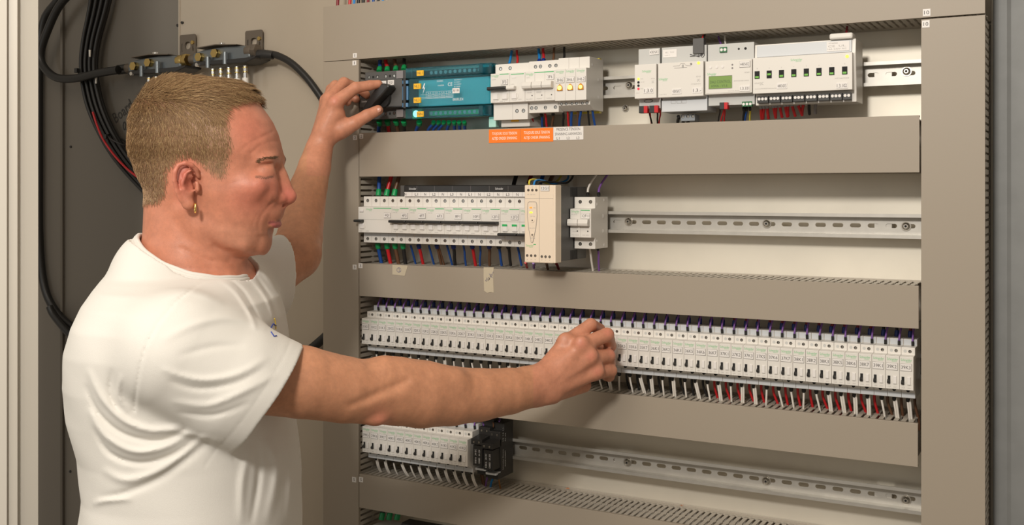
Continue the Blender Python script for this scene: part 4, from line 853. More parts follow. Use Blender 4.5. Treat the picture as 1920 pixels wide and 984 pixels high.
def surface(ops, lo, hi, h, post=None, B=16):
    lo = np.array(lo, float); n = np.ceil((np.array(hi)-lo)/(h*B)).astype(int)
    g = np.stack(np.meshgrid(*[np.arange(m) for m in n], indexing='ij'), -1).reshape(-1, 3)
    cen = lo+(g+.5)*B*h; half = B*h*.87
    dc = field(ops, cen)
    if post: dc = post(cen, dc, True)
    G = dc.reshape(n); on = np.abs(G) < half*1.45+6; sg = G < 0
    for ax in range(3):
        a_ = [slice(None)]*3; b_ = [slice(None)]*3; a_[ax] = slice(0, -1); b_[ax] = slice(1, None); a_, b_ = tuple(a_), tuple(b_)
        df = sg[a_] != sg[b_]; on[a_] |= df; on[b_] |= df
    act = g[on.ravel()]
    loc = np.stack(np.meshgrid(*[np.arange(B+1)]*3, indexing='ij'), -1).reshape(-1, 3)
    NX = n*B+2; key = lambda ijk: (ijk[..., 0].astype(np.int64)*NX[1]+ijk[..., 1])*NX[2]+ijk[..., 2]
    ids, vs, quads = [], [], []
    corner = np.array([[x, y, z] for x in (0, 1) for y in (0, 1) for z in (0, 1)])
    edges = [(a, b) for a in range(8) for b in range(a+1, 8) if np.abs(corner[a]-corner[b]).sum() == 1]
    for blk in act:
        base = blk*B; P = lo+(base+loc)*h; cull = (lo+(blk+.5)*B*h, half)
        d = field(ops, P, cull)
        if post: d = post(P, d, False)
        d = d.reshape(B+1, B+1, B+1)
        if d.min() > 0 or d.max() < 0: continue
        cv = np.stack([d[c[0]:B+c[0], c[1]:B+c[1], c[2]:B+c[2]] for c in corner], -1)
        s = cv < 0; m = s.any(-1) & ~s.all(-1); idx = np.argwhere(m)
        if len(idx):
            v = cv[m]; acc = np.zeros((len(idx), 3)); cnt = np.zeros(len(idx))
            for a, b in edges:
                x = (v[:, a] < 0) != (v[:, b] < 0); t = np.where(x, v[:, a]/(v[:, a]-v[:, b]+1e-12), 0)
                acc += np.where(x[:, None], corner[a]+t[:, None]*(corner[b]-corner[a]), 0); cnt += x
            vs.append(lo+(base+idx+acc/cnt[:, None])*h); ids.append(key(base+idx))
        for ax in range(3):
            sl = [slice(0, B)]*3; sh = list(sl); sh[ax] = slice(1, B+1)
            A_, B2 = d[tuple(sl)] < 0, d[tuple(sh)] < 0
            e = np.argwhere(A_ != B2)
            if not len(e): continue
            inside = A_[tuple(e.T)]; e = e+base; u, w = [(1, 2), (2, 0), (0, 1)][ax]
            o = np.zeros((4, 3), int); o[1, u] = -1; o[2, u] = o[2, w] = -1; o[3, w] = -1
            q = np.stack([key(e+o[i]) for i in range(4)], 1); q[~inside] = q[~inside][:, ::-1]
            quads.append(q)
    ids = np.concatenate(ids); vs = np.concatenate(vs); quads = np.concatenate(quads)
    o = np.argsort(ids); ids, vs = ids[o], vs[o]; pos = np.searchsorted(ids, quads); pos = np.clip(pos, 0, len(ids)-1)
    ok = (ids[pos] == quads).all(1); return vs, pos[ok]
def relax(vs, fs, it=2, lam=.5):
    e = np.concatenate([fs[:, [0, 1]], fs[:, [1, 2]], fs[:, [2, 3]], fs[:, [3, 0]]])
    for _ in range(it):
        acc = np.zeros_like(vs); c = np.zeros(len(vs))
        for k in range(3):
            acc[:, k] = np.bincount(e[:, 0], vs[e[:, 1], k], len(vs))+np.bincount(e[:, 1], vs[e[:, 0], k], len(vs))
        c = np.bincount(e[:, 0], minlength=len(vs))+np.bincount(e[:, 1], minlength=len(vs))
        vs = vs+lam*(acc/np.maximum(c, 1)[:, None]-vs)
    return vs
ORG = np.array([[89., -497., -700.]])
def to_obj(name, vs, fs, m, parent, color=None):
    Wd = (to_world(vs)-ORG)/1000
    me = bpy.data.meshes.new(name); me.vertices.add(len(Wd)); me.vertices.foreach_set('co', Wd.astype(np.float32).ravel())
    k = fs.shape[1]; me.loops.add(len(fs)*k); me.loops.foreach_set('vertex_index', fs.astype(np.int32).ravel())
    me.polygons.add(len(fs)); me.polygons.foreach_set('loop_start', np.arange(0, len(fs)*k, k, dtype=np.int32))
    me.polygons.foreach_set('loop_total', np.full(len(fs), k, np.int32)); me.polygons.foreach_set('use_smooth', np.ones(len(fs), bool))
    me.update(calc_edges=True); me.validate()
    if color is not None:
        a = me.color_attributes.new('tint', 'FLOAT_COLOR', 'POINT'); a.data.foreach_set('color', np.concatenate([color, np.ones((len(color), 1))], 1).astype(np.float32).ravel())
    me.materials.append(m); return link(name, me, parent)
man = thing('person', 'man in a white t-shirt with a gold earring, both arms reaching to the panel', 'person', ORG[0])
DH = 1430.0
# head: py, back px, front px, half width mm
head_rows = [(149, 362, 372, 4), (151, 335, 396, 22), (155, 312, 432, 36), (161, 296, 456, 47), (170, 282, 471, 56), (182, 271, 480, 63), (197, 261, 487, 68), (213, 254, 499, 71), (228, 250, 509, 73), (250, 247, 519, 75), (269, 246, 524.5, 75.5), (282, 247, 527.5, 75), (292, 250, 527, 73.5), (302, 254, 524, 72), (315, 258, 522.5, 71), (330, 264, 522.5, 70), (345, 272, 523, 69), (360, 284, 523, 68), (372, 296, 524, 66), (382, 304, 522.5, 64), (392, 312, 521.5, 62), (400, 318, 520.5, 60.5), (410, 326, 518.5, 58.5), (421, 333, 514.5, 56), (431, 342, 511, 54), (436, 347, 511, 52), (441, 352, 507, 50), (450, 360, 505, 46), (460, 372, 503, 41), (468, 384, 499, 36), (474, 400, 491, 29), (479, 418, 478, 20), (482, 435, 462, 9)]
def L(px, py, lat): # a point of the head at a lateral offset toward the camera
    p = Q(px, py, DH-abs(lat)); return np.array([p[0], DH-lat, p[2]])
body_ops = [Slices(head_rows, DH, 2.25)]
A = body_ops.append
# nose and lips
A(Ell(L(513.5, 397, 0), (12.4, 21, 12.5), 12)); A(Ell(L(515.5, 420.5, 0), (8.4, 20, 5.6), 5)); A(Ell(L(509, 432, 0), (4, 14, 6), 6, sub=True))
A(Ell(L(494, 455, 0), (7.5, 20, 17), 10))
A(Cone(L(521, 306, 0), L(541, 366, 0), 6.5, 9.0, 7)); A(Ell(L(544.5, 369, 0), (8.0, 8.6, 8.6), 5)); A(Cone(L(518, 335, 0), L(524, 372, 0), 12, 14, 8))
for s in (-1, 1):
    A(Ell(L(524, 371.5, 12.5*s), (9.5, 6.2, 6.8), 4)); A(Ell(L(534, 384, 6*s), (6, 3, 2.6), 2, sub=True))
    A(Ell(L(494, 300, 38*s), (13, 10, 6), 12)); A(Ell(L(509, 298, 18*s), (9, 14, 6), 10))                                   # brow ridge
    A(Ell(L(511, 319, 47*s), (9, 9, 9), 10, sub=True))                            # socket
    A(Ell(L(497.5, 321, 33*s), (12.6, 12.2, 11.0), 6))                              # eyeball under the lid
    A(Cone(L(486, 331, 49*s), L(499, 334, 47*s), 1.9, 1.9, 1.6, sub=True)); A(Cone(L(499, 334, 46*s), L(512, 330, 34*s), 2.0, 1.6, 1.6, sub=True))
    A(Cone(L(489, 339, 46*s), L(506, 341, 36*s), 3, 2.5, 8))                           # lower lid bag
    A(Cone(L(490, 309, 47*s), L(510, 307, 37*s), 1.4, 1.4, 2.5, sub=True))
    A(Ell(L(472, 350, 47*s), (18, 11, 12), 18)); A(Ell(L(507, 354, 27*s), (10, 10, 17), 14))                                       # cheekbone
    A(Cone(L(517, 377, 27*s), L(497, 398, 40*s), 1.0, 1.0, 5, sub=True)); A(Cone(L(497, 398, 40*s), L(486, 422, 43*s), 1.0, .2, 5, sub=True))
    A(Cone(L(385, 425, 46*s), L(455, 455, 34*s), 10, 9, 16))                                       # jaw
    A(Cone(L(504, 417.5, 31*s), L(517, 415.5, 21*s), 2.2, 2.4, 2.5, sub=True)); A(Cone(L(517, 415.5, 21*s), L(530, 412.8, 0), 2.4, 2.6, 2, sub=True))
    for (x0, y0, x1, y1) in ((462, 262, 500, 250), (475, 276, 515, 262), (470, 288, 490, 272)):                    # forehead creases
        p0 = L(x0, y0, 0); 
    # ear
    E_ = lambda px, py, l: L(px, py, l*s)
    hx = [(372, 331, 73), (368, 318, 78), (359, 309, 84), (347, 305.5, 88), (335, 310, 91), (328, 322, 92.5), (327.5, 339, 91), (332, 358, 88), (340, 374, 84), (348, 384, 80)]
    for i in range(len(hx)-1): A(Cone(E_(*hx[i]), E_(*hx[i+1]), 3.1, 3.1 if i < 7 else 3.6, 1.5))
    A(Ell(E_(345, 343, 80), (12.5, 6.5, 24), 3)); A(Cone(E_(352, 352, 76), E_(352, 382, 78), 8, 6.5, 4)); A(Ell(E_(354, 383, 79), (7.5, 4.2, 7), 3))
    A(Ell(E_(341, 336, 92), (4.5, 7.0, 17), 2, sub=True))
    ah = [(357, 320, 86), (347, 328, 88), (342, 342, 88.5), (344, 355, 86), (351, 363, 83)]
    for i in range(len(ah)-1): A(Cone(E_(*ah[i]), E_(*ah[i+1]), 2.6, 2.6, 2))
    A(Ell(E_(358, 346, 86), (7.0, 11, 10), 2, sub=True)); A(Ell(E_(360, 327, 88), (6, 6, 3.2), 2, sub=True))
    A(Cone(E_(369, 344, 77), E_(371, 356, 77), 3.6, 3.2, 3)); A(Ell(E_(364, 347, 76), (2.4, 9, 4.4), 1, sub=True))
# neck and trunk under the shirt
A(Cone(Q(352, 380, DH), Q(357, 560, DH), 55, 61, 12)); A(Cone(Q(343, 350, DH), Q(338, 470, DH), 44, 46, 12)); A(Cone(Q(408, 455, DH), Q(398, 560, DH), 36, 44, 12))
A(Ell(Q(432, 492, DH), (7, 8, 9), 10))                                                # throat
for s in (-1, 1): A(Cone(L(345, 395, 52*s), L(428, 525, 26*s), 8, 8, 12))                # neck muscle
trunk_rows = [(430, 285, 400, 45), (455, 268, 425, 58), (480, 252, 440, 64), (500, 238, 450, 66), (512, 229, 462, 80), (521, 222, 470, 116), (535, 212, 482, 152), (560, 194, 508, 178), (595, 176, 520, 190), (640, 162, 527, 192), (700, 155, 534, 186), (760, 160, 540, 178), (830, 177, 550, 170), (900, 184, 556, 168), (960, 176, 556, 170), (1040, 170, 556, 174), (1150, 175, 552, 176)]
A(Slices([(a, b+11, c-11, max(w-(10 if a < 520 else 30), 5)) for a, b, c, w in trunk_rows], DH, 2.4, 14))
RA = [(352, 680, 1300, 47), (440, 698, 1310, 47), (567, 716, 1345, 44.5), (644, 730, 1375, 41.5), (698, 736, 1400, 40), (742, 735, 1420, 42.5), (790, 739, 1440, 44), (845, 742, 1463, 39.5), (899, 740, 1485, 35.5), (954, 733, 1510, 31.5), (1005, 724, 1535, 27)]
A(Cone(Q(388, 670, 1390), Q(350, 682, 1300), 44, 45, 10))
for i in range(len(RA)-1): A(Cone(Q(*RA[i][:3]), Q(*RA[i+1][:3]), RA[i][3]+1, RA[i+1][3]+1, 3))
A(Ell(Q(706, 783, 1380), (13, 12, 9), 10)); A(Cone(Q(722, 700, 1400), Q(850, 716, 1440), 22, 15, 18))
A(Cone(Q(990, 708, 1527), Q(1012, 702, 1530), 15, 14, 10)); A(Cone(Q(1005, 740, 1532), Q(1035, 738, 1535), 15, 14, 10))
def fingers(chains, k=3):
    for ch in chains:
        for i in range(len(ch)-1): A(Cone(Q(*ch[i][:3]), Q(*ch[i+1][:3]), ch[i][3], ch[i+1][3], k if i else 7))
# right hand: metacarpals, then fingers curling to the relays
for p, q, r1, r2 in (((1012, 706, 1538), (1062, 641, 1563), 15, 11), ((1014, 712, 1533), (1090, 651, 1553), 16, 12), ((1020, 720, 1532), (1105, 672, 1555), 16, 11.5), ((1028, 730, 1535), (1115, 698, 1563), 16, 11), ((1036, 738, 1545), (1095, 722, 1580), 13, 11), ((1030, 715, 1550), (1100, 670, 1585), 18, 14), ((1020, 705, 1555), (1072, 660, 1590), 14, 12)):
    A(Cone(Q(*p), Q(*q), r1, r2, 9))
fingers([[(1060, 643, 1563, 11.5), (1108, 608.5, 1583, 9.6), (1124, 617, 1610, 8.6), (1128, 633, 1630, 8)],
         [(1090, 648, 1552, 11.5), (1138, 627.5, 1574, 10.6), (1144, 648, 1602, 9.4), (1139, 662, 1625, 8.4)],
         [(1105, 670, 1554, 11.2), (1141, 667, 1579, 10.2), (1143, 682, 1606, 9), (1138, 690, 1628, 7)],
         [(1115, 698, 1563, 10.4), (1145, 694.5, 1587, 9.6), (1142, 705, 1609, 8.4), (1136, 706, 1628, 6.6)],
         [(1050, 700, 1560, 14), (1088, 676, 1592, 11), (1112, 662, 1615, 9.5), (1124, 652, 1632, 8)]], 2.2)
for p in ((1090, 641, 1541), (1108, 665, 1543), (1121, 694, 1552), (1060, 636, 1553)): A(Ell(Q(p[0], p[1], p[2]+2), (8, 5, 8), 12))
# left arm and hand
A(Cone(Q(400, 560, 1470), Q(440, 545, 1590), 70, 58, 22)); A(Cone(Q(440, 545, 1590), Q(550, 480, 1662), 55, 39, 12))
LA = [(556, 472, 1665, 37.5), (562, 445, 1688, 35), (569, 400, 1722, 33), (579, 350, 1758, 29.5), (590, 312, 1785, 26), (597, 284, 1803, 23)]
for i in range(len(LA)-1): A(Cone(Q(*LA[i][:3]), Q(*LA[i+1][:3]), LA[i][3]+1, LA[i+1][3]+1, 3 if i else 12))
for p, q, r1, r2 in (((601, 270, 1803), (628, 196, 1797), 17, 12), ((598, 268, 1808), (618, 188, 1810), 16, 12), ((598, 268, 1815), (613, 190, 1828), 15, 11.5), ((600, 268, 1822), (612, 198, 1842), 14, 10.5), ((607, 262, 1806), (646, 240, 1808), 16, 14), ((612, 245, 1804), (630, 215, 1802), 19, 16)):
    A(Cone(Q(*p), Q(*q), r1, r2, 9))
fingers([[(629, 192, 1793, 12), (667, 164.5, 1808, 10), (694, 160, 1817, 8.6), (710, 157.5, 1821, 7.2)],
         [(618, 185, 1810, 11.5), (645, 155, 1838, 9.6), (674, 166, 1862, 8.2), (688, 178, 1862, 7.4)],
         [(613, 188, 1828, 11), (629, 160, 1856, 9), (655, 176, 1872, 8), (668, 186, 1868, 7)],
         [(612, 196, 1842, 10), (620, 167, 1862, 8.2), (640, 182, 1872, 7.4), (652, 192, 1870, 6.6)],
         [(640, 243, 1803, 14.5), (664, 231, 1806, 12), (688, 216.5, 1814, 10.4), (709, 206.5, 1821, 8.9)]], 2.5)
pass
creases = []
def seg_d(x, y, pl):
    best = np.full(x.shape, 1e3)
    for (x0, y0), (x1, y1) in zip(pl[:-1], pl[1:]):
        dx, dy = x1-x0, y1-y0; t = np.clip(((x-x0)*dx+(y-y0)*dy)/(dx*dx+dy*dy), 0, 1)
        best = np.minimum(best, np.hypot(x-x0-t*dx, y-y0-t*dy))
    return best
def pxpy(P): return 960+P[:, 0]/P[:, 1]*1982, 357-P[:, 2]/P[:, 1]*1982
FC = [([(514, 370), (508, 380), (502, 390)], 2.0, .7), ([(498, 393), (489, 406), (484, 422), (486, 438)], 2.4, .6), ([(503, 398), (494, 412), (491, 428)], 4, -.5), ([(452, 282), (470, 266), (497, 254), (512, 246)], 1.6, .9), ([(470, 288), (485, 274), (505, 266), (520, 264)], 1.5, .9), ([(468, 278), (478, 266)], 1.4, .5),
      ([(428, 345), (470, 334), (482, 331)], 1.6, .35), ([(470, 345), (483, 337)], 1.3, .4), ([(480, 405), (472, 425), (478, 440)], 2.2, .5), ([(340, 465), (390, 488), (430, 492)], 3.5, 1.4), ([(450, 472), (420, 470), (400, 462)], 5, 1.5)]
HB = [([(660, 758), (690, 746), (725, 730), (762, 714)], 8, 2.4), ([(690, 762), (720, 748), (760, 738)], 12, -1.6), ([(1040, 712), (1075, 672)], 3, -.5), ([(1050, 716), (1094, 690)], 3, -.5), ([(1022, 665+30), (1052, 655)], 3, -.6), ([(1012, 728), (1022, 748)], 4, .7), ([(1138, 616), (1144, 622)], 1, .5), ([(1132, 619), (1139, 626)], 1, .4),
      ([(606, 240), (622, 205)], 3, -.6), ([(600, 245), (612, 205)], 3, -.5), ([(668, 222), (674, 232)], 1.2, .5), ([(662, 157), (668, 168)], 1.2, .5)]
def body_post(P, d, coarse):
    if coarse: return d
    x, y = pxpy(P)
    if P[0, 1] < DH+30 and x.min() < 540 and y.min() < 500:
        for pl, w, a in FC: d = d+a*np.exp(-(seg_d(x, y, pl)/w)**2)
    if x.max() > 595:
        for pl, w, a in HB: d = d+a*np.exp(-(seg_d(x, y, pl)/w)**2)
    return d
bv, bf = surface(body_ops, (-760, 1170, -640), (260, 1890, 225), 2.1, body_post)
bv = relax(bv, bf, 1, .5)
# the skin's own colours, plus shade painted along the mouth line
bm_ = bv.copy(); bm_[:, 1] = np.where((bv[:, 1] < 1540) & (bv[:, 2] > Q(0, 500, DH)[2]), DH-np.abs(bv[:, 1]-DH), bv[:, 1]); x, y = pxpy(bm_); C = np.tile(np.array([.53, .245, .135]), (len(bv), 1))
def blend(col, w): 
    global C
    w = np.clip(w, 0, 1)[:, None]; C = C*(1-w)+np.array(col)*w
def blob(cx, cy, rx, ry): return np.exp(-((x-cx)/rx)**2-((y-cy)/ry)**2)
face = (bv[:, 1] < 1560) & (x < 560) & (y < 560)
blend((.53, .205, .125), face*.85*(x > 250))
blend((.56, .15, .11), face*(.75*blob(543, 366, 18, 20)+.4*blob(470, 370, 45, 38)+.35*blob(470, 240, 45, 45)+.75*blob(345, 330, 22, 40)+.3*blob(505, 345, 30, 20)))
blend((.52, .25, .16), face*.5*blob(455, 445, 60, 30)); 
lip = face & (y > 408) & (x > 503) & (np.abs(y-(417.5+(x-528)*-.02)) < 9*np.clip((x-501)/14, 0, 1)*np.where(y > 414, 1, .35))
blend((.42, .115, .105), lip*.9)
blend((.16, .06, .045), face*np.exp(-(seg_d(x, y, [(505, 418), (517, 415.5), (530, 413.2)])/1.6)**2)*.8)  # dark parting of the lips, crease shade put into the skin colour
blend((.17, .08, .05), face*np.exp(-(seg_d(x, y, [(480, 331.5), (488, 331), (498, 333.6), (512, 330)])/1.9)**2)*.85)
blend((.40, .16, .12), face*np.exp(-(seg_d(x, y, [(490, 336), (503, 340), (510, 334)])/4)**2)*.45)
hairpoly = [(489, 185), (478, 191), (462, 193), (444, 196), (425, 203), (430, 222), (436, 250), (441, 275), (434, 300), (425, 334), (408, 339), (395, 330), (384, 318), (366, 302), (350, 296), (333, 300), (320, 315), (314, 340), (312, 362), (300, 384), (270, 384), (225, 350), (215, 200), (300, 110), (500, 130)]
def in_poly(x, y, pl):
    c = np.zeros(x.shape, bool); n = len(pl)
    for i in range(n):
        x0, y0 = pl[i]; x1, y1 = pl[(i+1) % n]
        c ^= ((y0 > y) != (y1 > y)) & (x < (x1-x0)*(y-y0)/(y1-y0+1e-9)+x0)
    return c
scalp = in_poly(x, y, hairpoly) & (bv[:, 1] < 1530) & (bv[:, 1] > 1330) & ~((((x-349)/27)**2+((y-347)/46)**2 < 1) & (np.abs(bv[:, 1]-DH) > 50))
sc_e = seg_d(x, y, [(489, 185)]+hairpoly[1:20]); blend((.27, .15, .08), scalp*.8*np.clip(sc_e/14, 0, 1))
hand = ((x > 1000) | ((x > 575) & (y < 330) & (bv[:, 1] > 1700)))
blend((.56, .225, .145), hand*.55)
for kx, ky in ((1090, 643), (1108, 667), (1121, 696), (1150, 660), (712, 787), (627, 187), (1140, 622)): blend((.64, .20, .14), .45*np.exp(-((x-kx)**2+(y-ky)**2)/90) if kx != 712 else .5*np.exp(-((x-kx)**2+(y-ky)**2)/500))
sk = bpy.data.materials.new('skin'); sk.use_nodes = True; nt = sk.node_tree; b = nt.nodes['Principled BSDF']
at = nt.nodes.new('ShaderNodeVertexColor'); at.layer_name = 'tint'; tc = nt.nodes.new('ShaderNodeTexCoord')
nz = nt.nodes.new('ShaderNodeTexNoise'); nz.inputs['Scale'].default_value = 90; nz.inputs['Detail'].default_value = 6; nz.inputs['Roughness'].default_value = .7
rp_ = nt.nodes.new('ShaderNodeMapRange'); rp_.inputs['From Min'].default_value = .3; rp_.inputs['From Max'].default_value = .7; rp_.inputs['To Min'].default_value = .86; rp_.inputs['To Max'].default_value = 1.12
mx = nt.nodes.new('ShaderNodeVectorMath'); mx.operation = 'SCALE'
nt.links.new(tc.outputs['Object'], nz.inputs['Vector']); nt.links.new(nz.outputs['Fac'], rp_.inputs['Value']); nt.links.new(at.outputs['Color'], mx.inputs[0]); nt.links.new(rp_.outputs['Result'], mx.inputs['Scale']); nt.links.new(mx.outputs['Vector'], b.inputs['Base Color'])
n2 = nt.nodes.new('ShaderNodeTexNoise'); n2.inputs['Scale'].default_value = 700; bp = nt.nodes.new('ShaderNodeBump'); bp.inputs['Strength'].default_value = .25; bp.inputs['Distance'].default_value = .0006
nt.links.new(tc.outputs['Object'], n2.inputs['Vector']); nt.links.new(n2.outputs['Fac'], bp.inputs['Height']); nt.links.new(bp.outputs['Normal'], b.inputs['Normal'])
b.inputs['Roughness'].default_value = .48; b.inputs['Subsurface Weight'].default_value = .12; b.inputs['Subsurface Radius'].default_value = (.012, .005, .003); b.inputs['Subsurface Scale'].default_value = .6
body = to_obj('body', bv, bf, sk, man, C)

# ---- t-shirt ----
trunk_ops = [Slices(trunk_rows, DH, 2.4), Cone(Q(388, 645, 1385), Q(345, 660, 1290), 66, 66, 26), Cone(Q(400, 560, 1470), Q(425, 555, 1560), 78, 66, 26), Cone(Q(295, 520, 1400), Q(262, 660, 1330), 60, 70, 30)]
near_ops = [Cone(Q(335, 660, 1276), Q(430, 712, 1302), 72, 78, 8), Cone(Q(430, 712, 1302), Q(560, 775, 1345), 78, 79, 3)]
far_ops = [Cone(Q(430, 552, 1580), Q(560, 505, 1655), 66, 61, 8)]
ha = Q(644, 762, 1375)-Q(430, 690, 1300); 
top_, bot_ = Q(569, 649, 1335), Q(443, 833, 1300)
# hem plane of the near sleeve through its top and bottom points and along the view's lateral axis
v1 = top_-bot_; v2 = np.array([-.25, 1, 0.]); hn = np.cross(v1, v2); hn /= np.linalg.norm(hn); hn *= np.sign(hn@ha)
f_top, f_bot = Q(524, 438, 1640), Q(514, 586, 1640); fa = Q(550, 480, 1662)-Q(440, 545, 1590); fv = f_top-f_bot; fn_ = np.cross(fv, np.array([-.75, 1, 0.])); fn_ /= np.linalg.norm(fn_); fn_ *= np.sign(fn_@fa)
cb, cf = Q(262, 446, DH), Q(463, 527, DH); cn = np.cross(cf-cb, np.array([0, 1., 0])); cn /= np.linalg.norm(cn); cn *= np.sign(cn[2])
ring = []
for k in range(33):
    ph = 2*math.pi*k/32; mid = (cb+cf)/2; half = (cf-cb)/2
    ring.append(mid+half*math.cos(ph)+np.array([0, -74*math.sin(ph), -17*math.sin(ph)**2]))
ring = np.array(ring)
ridges = [  # fold lines in the cloth: polyline, width, height (positive stands out)
    ([(300, 690), (345, 706), (390, 712), (448, 700), (505, 668)], 7, 3.2), ([(312, 712), (372, 728), (440, 718), (500, 688)], 6, -2.6),
    ([(318, 752), (389, 760), (460, 732), (520, 700)], 8, 2.8), ([(330, 772), (400, 778), (470, 754)], 6, -2.2), ([(300, 640), (360, 610), (430, 596), (500, 618)], 9, 2.2), ([(330, 668), (400, 650), (460, 648)], 7, -1.8),
    ([(285, 800), (345, 812), (420, 830)], 7, 2.0), ([(405, 520), (440, 545), (470, 590), (480, 620)], 5, 2.2), ([(418, 515), (455, 545), (488, 600)], 4, -2.2), ([(300, 560), (360, 548), (420, 570)], 8, 1.6),
    ([(164, 690), (190, 745), (235, 790), (290, 808), (345, 800)], 8, 5), ([(160, 720), (185, 775), (235, 815), (300, 826), (352, 806)], 6, -4.5),
    ([(166, 765), (195, 815), (250, 846), (310, 838), (362, 806)], 8, 4.5), ([(175, 800), (205, 848), (262, 868), (330, 850), (380, 810)], 6, -4.2),
    ([(190, 880), (240, 900), (310, 876), (378, 820)], 9, 4), ([(185, 935), (230, 925), (290, 900), (350, 860), (400, 820)], 8, -3.2), ([(172, 945), (200, 938), (250, 935)], 6, 3),
    ([(470, 835), (455, 900), (452, 984)], 9, 3.2), ([(500, 820), (520, 880), (500, 984)], 11, 3.5), ([(486, 830), (484, 900), (470, 984)], 7, -3.4), ([(540, 800), (545, 880), (540, 984)], 8, 2), ([(228, 700), (222, 740), (240, 775)], 5, 2.4), ([(210, 690), (206, 735), (222, 775)], 5, -2.4),
    ([(470, 520), (500, 560), (515, 600)], 5, 2.4), ([(485, 500), (520, 545)], 5, 2), ([(478, 515), (510, 560)], 4, -2)]
def fold_w(x, y, pl, w):      # a bump along a curve, fading out at both ends
    if x.max() < pl[:, 0].min()-3*w or x.min() > pl[:, 0].max()+3*w or y.max() < pl[:, 1].min()-3*w or y.min() > pl[:, 1].max()+3*w: return 0
    best = np.full(x.shape, 1e3); par = np.zeros(x.shape); n = len(pl)-1
    for i in range(n):
        d0 = pl[i+1]-pl[i]; t = np.clip(((x-pl[i, 0])*d0[0]+(y-pl[i, 1])*d0[1])/(d0@d0), 0, 1)
        q = np.hypot(x-pl[i, 0]-t*d0[0], y-pl[i, 1]-t*d0[1]); m = q < best; best = np.where(m, q, best); par = np.where(m, (i+t)/n, par)
    return np.exp(-(best/w)**2)*np.clip(np.sin(np.pi*par), 0, 1)**.7
ridges = [(np.array([(p.x, p.y) for p in smooth_path([(a_, b_, 0) for a_, b_ in pl], 4)]), w, a) for pl, w, a in ridges]
seam = [(404, 518), (368, 536), (330, 566), (298, 604), (275, 645), (262, 690), (255, 735), (252, 770)]
def shirt_post(P, d, coarse):
    hem = (P-top_)@hn; near = P[:, 1] < DH+25
    x, y = pxpy(P)
    ns = field(near_ops, P); hs = Cone(Q(440, 715, 1305), Q(600, 790, 1362), 62, 74).d(P)
    ns = np.maximum(np.maximum(ns, hem), -np.maximum(hs, -(hem+40)))
    fh = (P-f_top)@fn_; fs_ = field(far_ops, P); hf = Cone(Q(470, 530, 1610), Q(600, 485, 1680), 50, 57).d(P)
    fs_ = np.maximum(np.maximum(fs_, fh), -np.maximum(hf, -(fh+28)))
    d = smin(smin(d, ns, np.interp(y, [600, 760], [30, 9])), fs_, 14)
    if not coarse:
        for pl, w, a in ridges:
            d = d-np.where(near | (x > 468), 1.1*a*fold_w(x, y, pl, w*.82), 0)
        d = d+np.where(near, 2.0*np.exp(-(seg_d(x, y, seam)/2.2)**2)-.6*np.exp(-(seg_d(x, y, [(a+5, b) for a, b in seam])/4)**2), 0)
        d = d+np.where(near & (x > 380), .7*np.exp(-((hem+19)/1.2)**2), 0)
        d = d+np.where(P[:, 1] > 1560, .6*np.exp(-((fh+19)/1.3)**2), 0)
        d = d+.8*np.sin(P[:, 0]*.045+P[:, 2]*.03)*np.sin(P[:, 2]*.05-P[:, 1]*.03)
    nk = Cone(Q(357, 300, DH), Q(361, 640, DH), 69, 69).d(P)
    cut = (P-cb)@cn+17*np.clip(((P[:, 1]-DH)/74)**2, 0, 1.2)
    nk = np.maximum(nk, -(cut+25)); d = np.maximum(d, -nk)
    rr_ = np.hypot(P[:, 0]-Q(361, 0, DH)[0], P[:, 1]-DH)
    d = np.maximum(d, np.where(P[:, 2] > Q(0, 575, DH)[2], cut-45*np.clip((rr_-80)/16, 0, 1)-1000*(rr_ > 110), -1e3))
    return d
sv, sf = surface(trunk_ops, (-760, 1170, -640), (-225, 1760, 0), 2.1, shirt_post)
sv = relax(sv, sf, 3, .5)
shirt_m = mat('white_cotton', (.74, .715, .665), .85, bump=.25, bscale=1300, spec=.2)
to_obj('t_shirt', sv, sf, shirt_m, man)['label'] = 'white cotton crew neck t-shirt'
cm = MB()
def collar_ring(al_, lat_, dz):
    out = []
    for k in range(65):
        ph = 2*math.pi*k/64; out.append((cb+cf)/2+(cf-cb)/2*al_*math.cos(ph)+np.array([0, -lat_*math.sin(ph), -12.5*math.sin(ph)**2+dz+2.5*max(0, math.cos(ph-.5))+.4*math.sin(13*ph)]))
    return [Vector(to_world(np.array([p]))[0]-ORG[0]) for p in out]
for al_, lat_, dz, rr2 in ((.985, 75, 4.0, 3.3), (1.01, 77.5, 1.2, 3.4), (1.035, 80, -1.8, 3.2)): cm.tube(collar_ring(al_, lat_, dz), rr2, 12, cap=False)
part('collar', cm, shirt_m, man)
# chest print glimpsed at the edge
def raised(pts, r, m_, name):
    g_ = MB(); W_ = [(to_world(np.array([p]))[0]-ORG[0]) for p in pts]; g_.tube([Vector(p) for p in W_], r, 6); return part(name, g_, m_, man)

def shirt_pt(px, py):
    X_, Y_ = SX, SY; m = (np.abs(X_-px) < 3) & (np.abs(Y_-py) < 3) & (sv[:, 1] < DH+40)
    if not m.any(): m = (np.abs(Y_-py) < 3) & (sv[:, 1] < DH) & (X_ < px+1) & (X_ > px-40)
    c = sv[m]; return c[np.argmin(c[:, 1])]+np.array([.5, -1.2, 0])
SX, SY = pxpy(sv)
raised([shirt_pt(a_, b_) for a_, b_ in ((520, 608), (515, 606), (511, 611), (511, 620), (515, 627), (520, 626))], .9, mat('print_blue', (.04, .08, .40), .6), 'chest_print')
raised([shirt_pt(a_, b_) for a_, b_ in ((517, 596), (519, 606), (520, 616))], .9, mat('print_yellow', (.75, .55, .08), .6), 'chest_print')
